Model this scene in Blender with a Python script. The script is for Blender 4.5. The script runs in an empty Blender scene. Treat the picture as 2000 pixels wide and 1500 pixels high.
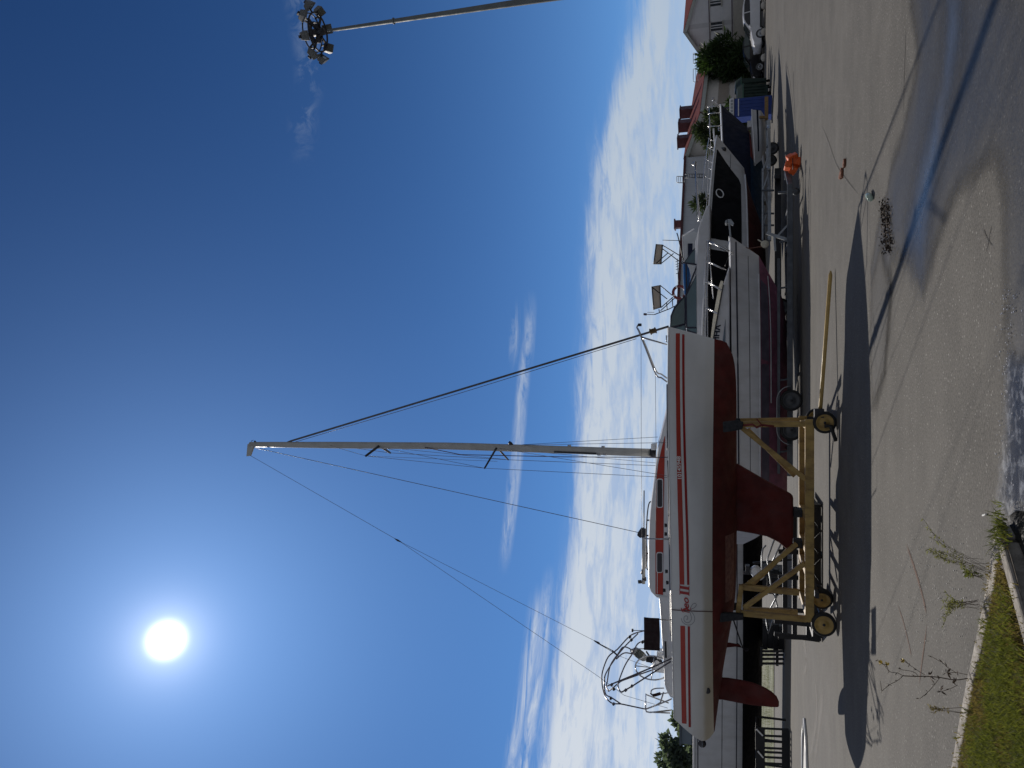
import bpy, bmesh, math, random
from math import sin, cos, pi, radians, atan2, sqrt
from mathutils import Vector, Matrix
random.seed(7)
SC = bpy.context.scene
COL = SC.collection

# ------------------------------------------------------------------ camera model
F = 1500.0; HOR = 1447.0; CAMZ = 1.6
TH = math.atan((HOR-1000)/F); CT, ST = cos(TH), sin(TH)
CAM = Vector((0, 0, CAMZ))
def ray(ix, iy):
    r = (750-iy)/F; u = (1000-ix)/F
    return Vector((r, CT-u*ST, ST+u*CT))
def P(ix, iy, Y):
    d = ray(ix, iy); return CAM + d*(Y/d.y)
def G(ix, iy, z=0.0):
    d = ray(ix, iy); return CAM + d*((z-CAMZ)/d.z)

# ------------------------------------------------------------------ mesh builder
class MB:
    def __init__(s): s.v = []; s.f = []; s.m = []; s.sm = []
    def add(s, vs, fs, mi=0, smooth=False):
        o = len(s.v); s.v += [Vector(v) for v in vs]
        for f in fs:
            s.f.append([i+o for i in f]); s.m.append(mi); s.sm.append(smooth)
        return s
    def box(s, c, size, rot=None, mi=0):
        c = Vector(c); h = [x/2 for x in size]; vs = []
        for x in (-1, 1):
            for y in (-1, 1):
                for z in (-1, 1):
                    p = Vector((x*h[0], y*h[1], z*h[2]))
                    if rot is not None: p = rot @ p
                    vs.append(c+p)
        return s.add(vs, [(0,1,3,2),(4,6,7,5),(0,4,5,1),(2,3,7,6),(0,2,6,4),(1,5,7,3)], mi)
    def bar(s, a, b, w, h, mi=0, up=(0,0,1)):
        a = Vector(a); b = Vector(b); d = (b-a); L = d.length
        if L < 1e-6: return s
        d /= L; up = Vector(up)
        if abs(d.dot(up)) > .95: up = Vector((0,1,0))
        sd = d.cross(up).normalized(); u2 = sd.cross(d)
        R = Matrix((d, sd, u2)).transposed()
        return s.box((a+b)/2, (L, w, h), R, mi)
    def tube(s, pts, r, n=8, mi=0, closed=False, cap=True):
        pts = [Vector(p) for p in pts]; k = len(pts)
        rs = r if isinstance(r, (list, tuple)) else [r]*k
        rings = []; nrm = None
        for i, p in enumerate(pts):
            a = pts[i-1] if (i > 0 or closed) else p
            b = pts[(i+1) % k] if (i < k-1 or closed) else p
            t = (b-a).normalized()
            if nrm is None:
                nrm = t.orthogonal().normalized()
            else:
                nrm = (nrm - t*nrm.dot(t))
                nrm = nrm.normalized() if nrm.length > 1e-6 else t.orthogonal().normalized()
            bn = t.cross(nrm)
            rings.append([p + (nrm*cos(2*pi*j/n)+bn*sin(2*pi*j/n))*rs[i] for j in range(n)])
        vs = [v for rg in rings for v in rg]; fs = []
        for i in range(k if closed else k-1):
            i2 = (i+1) % k
            for j in range(n):
                j2 = (j+1) % n
                fs.append((i*n+j, i*n+j2, i2*n+j2, i2*n+j))
        if cap and not closed:
            fs.append(tuple(reversed(range(n)))); fs.append(tuple((k-1)*n+j for j in range(n)))
        return s.add(vs, fs, mi, True)
    def lathe(s, prof, c, axis, n=24, mi=0, smooth=True, caps=True):   # prof: (radius, along)
        c = Vector(c); ax = Vector(axis).normalized(); u = ax.orthogonal().normalized(); w = ax.cross(u)
        vs = []; fs = []
        for r, a in prof:
            for j in range(n):
                t = 2*pi*j/n; vs.append(c+ax*a+(u*cos(t)+w*sin(t))*r)
        for i in range(len(prof)-1):
            for j in range(n):
                j2 = (j+1) % n; fs.append((i*n+j, i*n+j2, (i+1)*n+j2, (i+1)*n+j))
        if caps: fs.append(tuple(reversed(range(n)))); fs.append(tuple((len(prof)-1)*n+j for j in range(n)))
        return s.add(vs, fs, mi, smooth)
    def loft(s, secs, mi=0, closed=False, caps=True, smooth=True, mfun=None):
        n = len(secs[0]); vs = [Vector(p) for q in secs for p in q]; o = len(s.v); s.v += vs
        for i in range(len(secs)-1):
            for j in range(n if closed else n-1):
                j2 = (j+1) % n
                s.f.append([o+i*n+j, o+(i+1)*n+j, o+(i+1)*n+j2, o+i*n+j2])
                s.m.append(mfun(i, j) if mfun else mi); s.sm.append(smooth)
        if caps:
            s.f.append([o+j for j in range(n)]); s.m.append(mi if not isinstance(caps, int) or caps is True else caps); s.sm.append(False)
            s.f.append([o+(len(secs)-1)*n+j for j in reversed(range(n))]); s.m.append(mi); s.sm.append(False)
        return s
    def prism(s, pts, d, mi=0):          # 3-D outline extruded along vector d
        pts = [Vector(p) for p in pts]; d = Vector(d); n = len(pts)
        vs = pts+[p+d for p in pts]
        fs = [tuple(range(n)), tuple(reversed(range(n, 2*n)))]
        for i in range(n): fs.append((i, i+n, (i+1) % n+n, (i+1) % n))
        return s.add(vs, fs, mi)
    def build(s, name, mats, parent=None, bevel=0, seg=2, auto=None, recalc=True):
        if not isinstance(mats, (list, tuple)): mats = [mats]
        off = Vector((0,0,0)); par = parent
        while par is not None: off = off+par.location; par = par.parent
        me = bpy.data.meshes.new(name)
        me.from_pydata([tuple(v-off) for v in s.v], [], s.f)
        for m in mats: me.materials.append(m)
        for p, m, sm in zip(me.polygons, s.m, s.sm): p.material_index = m; p.use_smooth = sm
        if recalc or bevel:
            bm = bmesh.new(); bm.from_mesh(me)
            bmesh.ops.recalc_face_normals(bm, faces=bm.faces)
            bm.to_mesh(me); bm.free()
        me.update()
        o = bpy.data.objects.new(name, me); COL.objects.link(o)
        if parent is not None: o.parent = parent
        if bevel:
            b = o.modifiers.new('bevel', 'BEVEL'); b.width = bevel; b.segments = seg; b.limit_method = 'ANGLE'; b.angle_limit = radians(35)
        return o

def tag(o, label=None, cat=None, group=None, kind=None):
    if label: o['label'] = label
    if cat: o['category'] = cat
    if group: o['group'] = group
    if kind: o['kind'] = kind
    return o
def thing(name, loc, label, cat, group=None):
    o = bpy.data.objects.new(name, None); COL.objects.link(o); o.location = Vector(loc); o.empty_display_size = .2
    return tag(o, label, cat, group)
def copy_tree(o, parent=None):
    c = o.copy(); COL.objects.link(c)
    if parent is not None: c.parent = parent
    for ch in list(o.children): copy_tree(ch, c)
    return c

def crom(xs, ys, x):
    n = len(xs)
    if x <= xs[0]: return ys[0]
    if x >= xs[-1]: return ys[-1]
    i = max(k for k in range(n-1) if xs[k] <= x)
    t = (x-xs[i])/(xs[i+1]-xs[i]); h = xs[i+1]-xs[i]
    def sl(k):
        if k == 0: return (ys[1]-ys[0])/(xs[1]-xs[0])
        if k == n-1: return (ys[-1]-ys[-2])/(xs[-1]-xs[-2])
        return (ys[k+1]-ys[k-1])/(xs[k+1]-xs[k-1])
    m0, m1 = sl(i)*h, sl(i+1)*h
    return (2*t**3-3*t**2+1)*ys[i]+(t**3-2*t**2+t)*m0+(-2*t**3+3*t**2)*ys[i+1]+(t**3-t**2)*m1
def lin(xs, ys, x):
    if x <= xs[0]: return ys[0]
    for i in range(len(xs)-1):
        if x <= xs[i+1]: return ys[i]+(ys[i+1]-ys[i])*(x-xs[i])/(xs[i+1]-xs[i])
    return ys[-1]
def smooth_path(pts, k=6):
    pts = [Vector(p) for p in pts]; out = []; n = len(pts); ts = list(range(n))
    for i in range((n-1)*k+1):
        t = i/k
        out.append(Vector([crom(ts, [p[a] for p in pts], t) for a in range(3)]))
    return out

# ------------------------------------------------------------------ node helpers
class NT:
    def __init__(s, tree): s.t = tree; s.n = tree.nodes; s.l = tree.links
    def new(s, typ, **kw):
        n = s.n.new(typ)
        for k, v in kw.items(): setattr(n, k, v)
        return n
    def put(s, sock, v):
        if hasattr(v, 'is_output'): s.l.new(v, sock)
        elif v is not None:
            try: sock.default_value = v
            except Exception: sock.default_value = (v, v, v)
    def m(s, op, a, b=None, c=None, clamp=False):
        n = s.new('ShaderNodeMath', operation=op); n.use_clamp = clamp
        s.put(n.inputs[0], a)
        if b is not None: s.put(n.inputs[1], b)
        if c is not None: s.put(n.inputs[2], c)
        return n.outputs[0]
    def mix(s, f, a, b, bt='MIX'):
        n = s.new('ShaderNodeMix', data_type='RGBA', blend_type=bt); n.clamp_result = False
        s.put(n.inputs[0], f); s.put(n.inputs[6], a); s.put(n.inputs[7], b); return n.outputs[2]
    def rng(s, v, a, b, c=0.0, d=1.0, smooth=False):
        n = s.new('ShaderNodeMapRange'); n.interpolation_type = 'SMOOTHSTEP' if smooth else 'LINEAR'; n.clamp = True
        s.put(n.inputs[0], v); s.put(n.inputs[1], a); s.put(n.inputs[2], b); s.put(n.inputs[3], c); s.put(n.inputs[4], d)
        return n.outputs[0]
    def noise(s, vec, scale, detail=4, rough=.55, dist=0):
        n = s.new('ShaderNodeTexNoise'); s.put(n.inputs['Vector'], vec)
        n.inputs['Scale'].default_value = scale; n.inputs['Detail'].default_value = detail
        n.inputs['Roughness'].default_value = rough; n.inputs['Distortion'].default_value = dist
        return n.outputs['Fac']
    def mapping(s, vec, scale=(1,1,1), loc=(0,0,0), rot=(0,0,0)):
        n = s.new('ShaderNodeMapping'); s.put(n.inputs[0], vec)
        n.inputs['Scale'].default_value = scale; n.inputs['Location'].default_value = loc; n.inputs['Rotation'].default_value = rot
        return n.outputs[0]
def rgba(c): return (c[0], c[1], c[2], 1.0)
def matnew(name):
    m = bpy.data.materials.new(name); m.use_nodes = True; m.node_tree.nodes.clear()
    t = NT(m.node_tree); out = t.new('ShaderNodeOutputMaterial'); b = t.new('ShaderNodeBsdfPrincipled')
    t.l.new(b.outputs[0], out.inputs[0]); return m, t, b, out
def M(name, col, rough=.5, metal=0, var=.18, scale=3.0, dirt=None, dirt_amt=.0, bump=.0, bscale=60, coat=0, spec=None, stretch=(1,1,1)):
    m, t, b, out = matnew(name)
    tc = t.new('ShaderNodeTexCoord').outputs['Object']
    v = t.mapping(tc, stretch)
    n1 = t.noise(v, scale, 5, .6)
    lo = tuple(x*(1-var) for x in col); hi = tuple(min(1, x*(1+var)) for x in col)
    c = t.mix(t.rng(n1, .3, .7), rgba(lo), rgba(hi))
    if dirt is not None:
        n2 = t.noise(t.mapping(tc, (stretch[0], stretch[1], stretch[2]*.35), (3,1,7)), scale*2.3, 6, .65)
        c = t.mix(t.m('MULTIPLY', t.rng(n2, .45, .75), dirt_amt), c, rgba(dirt))
    t.put(b.inputs['Base Color'], c)
    t.put(b.inputs['Roughness'], t.rng(t.noise(tc, scale*1.7, 3), .3, .7, max(.02, rough*.8), min(1, rough*1.2)))
    b.inputs['Metallic'].default_value = metal
    if coat: b.inputs['Coat Weight'].default_value = coat
    if spec is not None: b.inputs['Specular IOR Level'].default_value = spec
    if bump:
        bn = t.new('ShaderNodeBump'); bn.inputs['Strength'].default_value = bump; bn.inputs['Distance'].default_value = .01
        t.put(bn.inputs['Height'], t.noise(tc, bscale, 4)); t.l.new(bn.outputs[0], b.inputs['Normal'])
    return m
def glass(name, col=(.02,.03,.035), rough=.05):
    m, t, b, out = matnew(name)
    tc = t.new('ShaderNodeTexCoord').outputs['Object']
    t.put(b.inputs['Base Color'], t.mix(t.rng(t.noise(tc, 2.0), .3, .7), rgba(col), rgba([x*1.6 for x in col])))
    b.inputs['Roughness'].default_value = rough; b.inputs['Specular IOR Level'].default_value = .8
    return m

# ------------------------------------------------------------------ render settings, camera
SC.view_settings.view_transform = 'Standard'; SC.view_settings.look = 'None'
SC.view_settings.exposure = 0; SC.view_settings.gamma = 1
cd = bpy.data.cameras.new('camera'); cd.sensor_width = 36; cd.lens = F/2000*36; cd.clip_end = 5000; cd.clip_start = .05
cam = bpy.data.objects.new('camera', cd); COL.objects.link(cam); SC.camera = cam
fw = Vector((0, CT, ST)); upv = Vector((0, -ST, CT)); rt = Vector((1, 0, 0))
# phone held on its side: the picture's x runs down, its y runs to the right of the place
Rm = Matrix((-upv, rt, -fw)).transposed().to_4x4(); Rm.translation = CAM
cam.matrix_world = Rm

# ------------------------------------------------------------------ sun and sky
SUN = ray(325, 1250).normalized()
SEL = math.asin(SUN.z); SAZ = atan2(SUN.x, SUN.y)
ld = bpy.data.lights.new('sun', 'SUN'); ld.energy = 3.4; ld.angle = radians(.5); ld.color = (1.0, .93, .84)
sun = bpy.data.objects.new('sun', ld); COL.objects.link(sun); sun.location = (0, 0, 40)
sun.rotation_euler = (-SUN).to_track_quat('-Z', 'Y').to_euler()

W = bpy.data.worlds.new('World'); SC.world = W; W.use_nodes = True
wt = NT(W.node_tree); W.node_tree.nodes.clear()
wo = wt.new('ShaderNodeOutputWorld'); bg = wt.new('ShaderNodeBackground'); wt.l.new(bg.outputs[0], wo.inputs[0])
sky = wt.new('ShaderNodeTexSky'); sky.sky_type = 'NISHITA'; sky.sun_disc = False
sky.sun_elevation = SEL; sky.sun_rotation = SAZ; sky.air_density = 1.0; sky.dust_density = .35; sky.ozone_density = 2.5
SKYS = .1
gen = wt.new('ShaderNodeTexCoord').outputs['Generated']
sep = wt.new('ShaderNodeSeparateXYZ'); wt.put(sep.inputs[0], gen)
dx, dy, dz = sep.outputs
el = wt.m('MULTIPLY', wt.m('ARCSINE', dz), 180/pi)
az = wt.m('MULTIPLY', wt.m('ARCTAN2', dx, dy), 180/pi)
def azel(ix, iy):
    d = ray(ix, iy).normalized(); return math.degrees(atan2(d.x, d.y)), math.degrees(math.asin(d.z))
def curve(x, pts, xlo=-60, xhi=60, ymax=40.0):
    n = wt.new('ShaderNodeFloatCurve'); c = n.mapping.curves[0]
    q = sorted(((a-xlo)/(xhi-xlo), e/ymax) for a, e in pts)
    q = [(0.0, q[0][1])]+q+[(1.0, q[-1][1])]
    c.points[0].location = q[0]; c.points[1].location = q[-1]
    for p in q[1:-1]: c.points.new(*p)
    n.mapping.update()
    wt.put(n.inputs['Value'], wt.rng(x, xlo, xhi)); return wt.m('MULTIPLY', n.outputs[0], ymax)
top = curve(az, [azel(*p) for p in [(1045,1500),(1070,1330),(1090,1150),(1104,1030),(1120,850),(1132,650),(1143,450),(1160,300),(1190,200),(1222,90),(1240,0)]])
# direction flattened on a cloud layer, so streaks thin out towards the horizon
k = wt.m('DIVIDE', 1.0, wt.m('ADD', wt.m('MAXIMUM', dz, 0.0), .09))
cx = wt.m('MULTIPLY', dx, k); cy = wt.m('MULTIPLY', dy, k)
cv = wt.new('ShaderNodeCombineXYZ'); wt.put(cv.inputs[0], cx); wt.put(cv.inputs[1], cy)
pl = cv.outputs[0]
ev = wt.new('ShaderNodeCombineXYZ'); wt.put(ev.inputs[0], az); wt.put(ev.inputs[1], el); ae = ev.outputs[0]
rotv = wt.mapping(ae, (.055,.42,1), (0,0,0), (0,0,radians(-4)))
n_edge = wt.noise(rotv, 1.0, 6, .62, .6)
n_str = wt.noise(wt.mapping(ae, (.13,.85,1), (4,2,0), (0,0,radians(5))), 1.0, 8, .64, .9)
n_blo = wt.noise(wt.mapping(pl, (1.3,1.0,1), (0,0,0), (0,0,radians(25))), 3.6, 7, .62, .5)
n_fin = wt.noise(wt.mapping(ae, (.30,2.1,1), (1,5,0), (0,0,radians(8))), 1.0, 6, .65, .8)
below = wt.m('SUBTRACT', wt.m('ADD', top, wt.m('ADD', wt.m('MULTIPLY', wt.m('SUBTRACT', n_edge, .5), 2.2), wt.m('MULTIPLY', wt.m('SUBTRACT', n_fin, .5), 1.5))), el)
bank = wt.rng(below, -.25, 1.5, 0, 1, True)
dens = wt.m('ADD', wt.m('ADD', wt.m('MULTIPLY', n_str, .95), wt.m('MULTIPLY', n_blo, .45)), wt.m('MULTIPLY', n_fin, .60))
dens = wt.rng(dens, .86, 1.10)
rim = wt.rng(wt.m('ABSOLUTE', wt.m('SUBTRACT', below, 1.6)), 0, 2.6, .42, 0, True)
dens = wt.m('ADD', wt.m('MULTIPLY', dens, .68), wt.m('ADD', rim, .22), clamp=True)
# a bluer gap low over the roofs
gapm = wt.m('MULTIPLY', wt.rng(el, 3.2, 5.2, .0, 1), 1.0)
bank = wt.m('MULTIPLY', bank, wt.m('ADD', .62, wt.m('MULTIPLY', gapm, .38)))
cmask = wt.m('MULTIPLY', bank, dens)
# thin separate wisps above the bank
def wisp(line, half, seedloc, amt, thr=(.42,.66), az0=None, az1=None, sc=(.16,1.3,1)):
    c = curve(az, [azel(*p) for p in line])
    dd = wt.m('ABSOLUTE', wt.m('SUBTRACT', el, wt.m('ADD', c, wt.m('MULTIPLY', wt.m('SUBTRACT', n_edge, .5), 1.0))))
    mk = wt.rng(dd, 0, half, 1, 0, True)
    nz = wt.rng(wt.noise(wt.mapping(ae, sc, seedloc, (0,0,radians(4))), 1.0, 7, .66, .8), thr[0], thr[1])
    mk = wt.m('MULTIPLY', mk, nz)
    if az0 is not None:
        mk = wt.m('MULTIPLY', mk, wt.m('MULTIPLY', wt.rng(az, az0, az0+4, 0, 1, True), wt.rng(az, az1-4, az1, 1, 0, True)))
    return wt.m('MULTIPLY', mk, amt)
w1 = wisp([(985,1110),(1000,980),(1012,860),(1022,760),(1036,600)], .62, (2,9,0), .85, (.36,.64), azel(990,1130)[0], azel(1036,560)[0])
w2 = wisp([(1000,1500),(1030,1330),(1045,1230)], .8, (7,3,0), .8, (.38,.62), -45, azel(1040,1130)[0])
w3 = wisp([(1024,1500),(1052,1330),(1065,1200)], .7, (1,3,2), .8, (.38,.62), -45, azel(1060,1090)[0])
w4 = wisp([(1004,720),(1008,600)], .6, (5,5,1), .6, (.5,.7), azel(1004,740)[0], azel(1004,570)[0])
w5 = wisp([(592,240),(605,160),(590,20)], 1.3, (5,1,4), .34, (.47,.75), azel(600,330)[0], 50, (.5,.55,1))
cmask = wt.m('MAXIMUM', cmask, wt.m('MAXIMUM', wt.m('MAXIMUM', w1, w2), wt.m('MAXIMUM', w3, wt.m('MAXIMUM', w4, w5))))
# angle from the sun
vd = wt.new('ShaderNodeVectorMath', operation='DOT_PRODUCT'); wt.put(vd.inputs[0], gen); vd.inputs[1].default_value = SUN
ang = wt.m('MULTIPLY', wt.m('ARCCOSINE', wt.m('MINIMUM', vd.outputs['Value'], .999999)), 180/pi)
def ex(a, w): return wt.m('MULTIPLY', wt.m('EXPONENT', wt.m('DIVIDE', ang, -w)), a)
def addc(base, fac, col):
    n = wt.new('ShaderNodeVectorMath', operation='MULTIPLY_ADD')
    wt.put(n.inputs[0], wt.comb(fac)); n.inputs[1].default_value = col; wt.put(n.inputs[2], base); return n.outputs[0]
def comb(f):
    n = wt.new('ShaderNodeCombineXYZ')
    for i in range(3): wt.put(n.inputs[i], f)
    return n.outputs[0]
wt.comb = comb
tint = wt.new('ShaderNodeVectorMath', operation='MULTIPLY'); wt.put(tint.inputs[0], sky.outputs[0]); tint.inputs[1].default_value = (SKYS*.62*.05, SKYS*.86*.17, SKYS*1.18*.27)
col = tint.outputs[0]
col = addc(col, ex(.20, 9.0), (.75, .87, 1.0))
col = addc(col, ex(.30, 15.0), (.38, .76, 1.66))
col = addc(col, wt.m('EXPONENT', wt.m('DIVIDE', wt.m('MAXIMUM', el, 0.0), -10.0)), (.20, .40, .76))
col = wt.mix(wt.m('MULTIPLY', wt.rng(below, -1.0, 3.5, 0, 1, True), .50), col, (.44,.52,.64,1))
ccol = wt.mix(wt.rng(az, -30, 28), (.69,.735,.79,1), (.45,.53,.625,1))
col = wt.mix(wt.m('MULTIPLY', cmask, .90), col, ccol)
col = addc(col, ex(1.1, 1.2), (1.0, .98, .95))
col = addc(col, wt.m('POWER', wt.rng(ang, 0.4, 1.9, 1, 0, True), 2.0), (1.8, 1.75, 1.65))
# unseen grey sky, added above and behind the viewer as neutral fill light
fill_veil = wt.m('MAXIMUM', wt.rng(wt.m('ABSOLUTE', az), 48, 85, 0, 1, True), wt.rng(el, 54, 66, 0, 1, True))
fill_veil = wt.m('MULTIPLY', fill_veil, wt.rng(el, -2, 8, 0, 1))
col = wt.mix(wt.m('MULTIPLY', fill_veil, .85), col, (.185, .184, .192, 1))
wt.put(bg.inputs[0], col); bg.inputs[1].default_value = 1.0

# ================================================================== GROUND
def asphalt_nodes(t, tc):
    n1 = t.noise(tc, .23, 5, .6); n2 = t.noise(tc, 1.3, 6, .65); n3 = t.noise(tc, 45, 3, .7); n4 = t.noise(tc, 140, 2, .6)
    st = t.noise(t.mapping(tc, (.22, 2.4, 1), (0,0,0), (0,0,radians(8))), 1.0, 5, .6)
    v = t.m('ADD', t.m('ADD', t.m('MULTIPLY', n1, .22), t.m('MULTIPLY', n2, .20)), t.m('ADD', t.m('MULTIPLY', n3, .62), t.m('ADD', t.m('MULTIPLY', n4, .55), t.m('ADD', t.m('MULTIPLY', st, .12), .07))))
    c = t.mix(t.rng(v, .76, 1.32), (.049, .046, .041, 1), (.262, .247, .219, 1))
    # sparse pale and dark chippings
    vo = t.new('ShaderNodeTexVoronoi'); t.put(vo.inputs['Vector'], tc); vo.inputs['Scale'].default_value = 42
    wn = t.new('ShaderNodeSeparateColor'); t.put(wn.inputs[0], vo.outputs['Color'])
    chip = t.m('MULTIPLY', t.m('GREATER_THAN', wn.outputs[0], .93), t.m('LESS_THAN', vo.outputs['Distance'], .36))
    c = t.mix(t.m('MULTIPLY', chip, .5), c, (.40, .385, .36, 1))
    chip2 = t.m('MULTIPLY', t.m('GREATER_THAN', wn.outputs[1], .95), t.m('LESS_THAN', vo.outputs['Distance'], .40))
    c = t.mix(t.m('MULTIPLY', chip2, .55), c, (.055, .052, .05, 1))
    h = t.m('ADD', t.m('MULTIPLY', n3, .6), t.m('MULTIPLY', n4, .5))
    return c, h
def asphalt():
    m, t, b, out = matnew('asphalt'); tc = t.new('ShaderNodeTexCoord').outputs['Object']
    c, h = asphalt_nodes(t, tc)
    t.put(b.inputs['Base Color'], c); b.inputs['Roughness'].default_value = .88; b.inputs['Specular IOR Level'].default_value = .3
    bn = t.new('ShaderNodeBump'); bn.inputs['Strength'].default_value = .55; bn.inputs['Distance'].default_value = .006
    t.put(bn.inputs['Height'], h); t.l.new(bn.outputs[0], b.inputs['Normal'])
    return m
MA = asphalt()
def wet_mat(name, dark, r0, r1, spec, bumps=.12, sparkle=0, edge=(.18,.72)):
    """damp asphalt: the same asphalt, darker and glossy, fading out by the vertex attribute 'wet' and noise"""
    m, t, b, out = matnew(name); tc = t.new('ShaderNodeTexCoord').outputs['Object']
    c, h = asphalt_nodes(t, tc)
    at = t.new('ShaderNodeAttribute'); at.attribute_name = 'wet'
    w = at.outputs['Fac']
    nz = t.m('ADD', t.m('MULTIPLY', t.noise(tc, 1.1, 6, .6), .55), t.m('MULTIPLY', t.noise(tc, 14, 4, .6), .22))
    a = t.rng(t.m('SUBTRACT', t.m('ADD', w, nz), .39+.0), edge[0], edge[1], 0, 1, True)
    pool = t.rng(t.m('ADD', t.m('MULTIPLY', w, .8), t.m('MULTIPLY', t.noise(t.mapping(tc, (.5, 1.0, 1)), .9, 5, .6), .8)), .70, 1.25)
    cd_ = t.mix(1.0, c, (dark[0], dark[1], dark[2], 1), 'MULTIPLY')
    if sparkle:
        fz = t.rng(t.noise(tc, 9, 7, .75), .50, .66); cd_ = t.mix(t.m('MULTIPLY', fz, sparkle), cd_, (.55, .57, .60, 1))  # pale flecks in the base colour imitate sparkle on the wet
    t.put(b.inputs['Base Color'], cd_)
    t.put(b.inputs['Roughness'], t.m('ADD', t.rng(pool, 0, 1, r1, r0), t.m('MULTIPLY', t.m('SUBTRACT', t.noise(tc, 30, 3), .5), .25), clamp=True))
    b.inputs['Specular IOR Level'].default_value = spec
    bn = t.new('ShaderNodeBump'); bn.inputs['Strength'].default_value = bumps; bn.inputs['Distance'].default_value = .005
    t.put(bn.inputs['Height'], h); t.l.new(bn.outputs[0], b.inputs['Normal'])
    tr = t.new('ShaderNodeBsdfTransparent'); mx = t.new('ShaderNodeMixShader')
    t.put(mx.inputs[0], a); t.l.new(tr.outputs[0], mx.inputs[1]); t.l.new(b.outputs[0], mx.inputs[2]); t.l.new(mx.outputs[0], out.inputs[0])
    return m

gb = MB()
gb.add([(-900,-30,0),(900,-30,0),(900,1500,0),(-900,1500,0)], [(0,1,2,3)])
tag(gb.build('ground', MA, recalc=False), kind='structure')

def inside(p, poly):
    r = False; n = len(poly)
    for i in range(n):
        a, b = poly[i], poly[i-1]
        if (a[1] > p[1]) != (b[1] > p[1]) and p[0] < (b[0]-a[0])*(p[1]-a[1])/(b[1]-a[1])+a[0]: r = not r
    return r
def pdist(p, poly):
    d = 1e9; n = len(poly)
    for i in range(n):
        a = Vector(poly[i-1]); b = Vector(poly[i]); q = Vector(p); ab = b-a
        t = max(0, min(1, (q-a).dot(ab)/max(1e-9, ab.length_squared))); d = min(d, (a+ab*t-q).length)
    return d
def sheet(name, outline_px, z, mat, step, fade, kind='structure', world=None):
    poly = world or [tuple(G(*p))[:2] for p in outline_px]
    xs = [p[0] for p in poly]; ys = [p[1] for p in poly]; m_ = fade*1.2
    x0, x1, y0, y1 = min(xs)-m_, max(xs)+m_, min(ys)-m_, max(ys)+m_
    nx = int((x1-x0)/step)+2; ny = int((y1-y0)/step)+2
    idx = {}; vs = []; wv = []; fs = []
    sd = {}
    for i in range(nx):
        for j in range(ny):
            p = (x0+i*step, y0+j*step); d = pdist(p, poly); d = d if inside(p, poly) else -d; sd[i, j] = d
    for i in range(nx-1):
        for j in range(ny-1):
            q = [(i,j),(i+1,j),(i+1,j+1),(i,j+1)]
            if max(sd[k] for k in q) < -fade: continue
            f = []
            for k in q:
                if k not in idx:
                    idx[k] = len(vs); vs.append((x0+k[0]*step, y0+k[1]*step, z)); wv.append(max(0, min(1, .5+.5*sd[k]/fade)))
                f.append(idx[k])
            fs.append(f)
    me = bpy.data.meshes.new(name); me.from_pydata(vs, [], fs); me.materials.append(mat)
    a = me.attributes.new('wet', 'FLOAT', 'POINT')
    for i, x in enumerate(wv): a.data[i].value = x
    o = bpy.data.objects.new(name, me); COL.objects.link(o); return tag(o, kind=kind)

M_wet = wet_mat('wet_asphalt', (.40,.395,.39), .46, .68, .28, .40)
M_pool = wet_mat('pooled_water', (.40,.40,.41), .14, .52, .50, .14, 0, (.15,.85))
M_damp = wet_mat('damp_asphalt', (.55,.55,.56), .7, .85, .25)
M_sparkle = wet_mat('wet_sparkle_asphalt', (.30,.30,.32), .14, .40, .5, .5, .5)  # wet asphalt with sparkle painted in
sheet('puddle', [(1781,0),(1790,60),(1794,120),(1782,190),(1764,262),(1743,330),(1730,395),(1712,470),(1702,530),(1706,600),(1728,590),(1742,500),(1778,492),(1804,556),(1822,490),(1842,440),(1856,402),(1868,380),(1905,330),(1940,300),(1962,360),(1966,500),(1972,700),(1976,850),(1962,930),(1960,1000),(2040,1000),(2060,400),(2060,-60),(1900,-60),(1781,-60)], .004, M_wet, .09, .30)
sheet('puddle', [(1852,-40),(1846,60),(1836,150),(1818,230),(1800,300),(1784,370),(1768,440),(1770,490),(1800,548),(1814,500),(1822,430),(1834,340),(1848,260),(1862,180),(1876,90),(1886,-40)], .008, M_pool, .08, .50)
sheet('puddle', [(1704,560),(1702,700),(1706,790),(1714,780),(1728,720),(1736,640),(1740,560),(1722,480)], .012, M_damp, .08, .30)
sheet('puddle', [(1974,700),(1970,850),(1962,925),(1955,985),(1975,1005),(2030,1000),(2040,700)], .016, M_sparkle, .05, .16)

# rust-brown runs on the asphalt
def flat_mat(name, c, rough=.9, a0=.35, a1=.6, op=.8, sc=9):
    m, t, b, out = matnew(name); tc = t.new('ShaderNodeTexCoord').outputs['Object']
    t.put(b.inputs['Base Color'], t.mix(t.noise(tc, 12, 4), rgba([x*.7 for x in c]), rgba([x*1.3 for x in c]))); b.inputs['Roughness'].default_value = rough
    at = t.new('ShaderNodeAttribute'); at.attribute_name = 'wet'
    a = t.m('MULTIPLY', t.rng(t.m('ADD', t.m('MULTIPLY', at.outputs['Fac'], .6), t.m('MULTIPLY', t.noise(tc, sc, 6, .7), .6)), a0, a1, 0, 1), op)
    tr = t.new('ShaderNodeBsdfTransparent'); mx = t.new('ShaderNodeMixShader')
    t.put(mx.inputs[0], a); t.l.new(tr.outputs[0], mx.inputs[1]); t.l.new(b.outputs[0], mx.inputs[2]); t.l.new(mx.outputs[0], out.inputs[0]); return m
M_rust = flat_mat('rust_stain', (.13,.065,.04), op=.75, a0=.5, a1=.78)
M_pale = flat_mat('pale_scuff', (.34,.32,.29), op=.45, a0=.5, a1=.85, sc=5)
M_crack = flat_mat('crack', (.05,.045,.04), op=.7, a0=.45, a1=.7)
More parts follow.
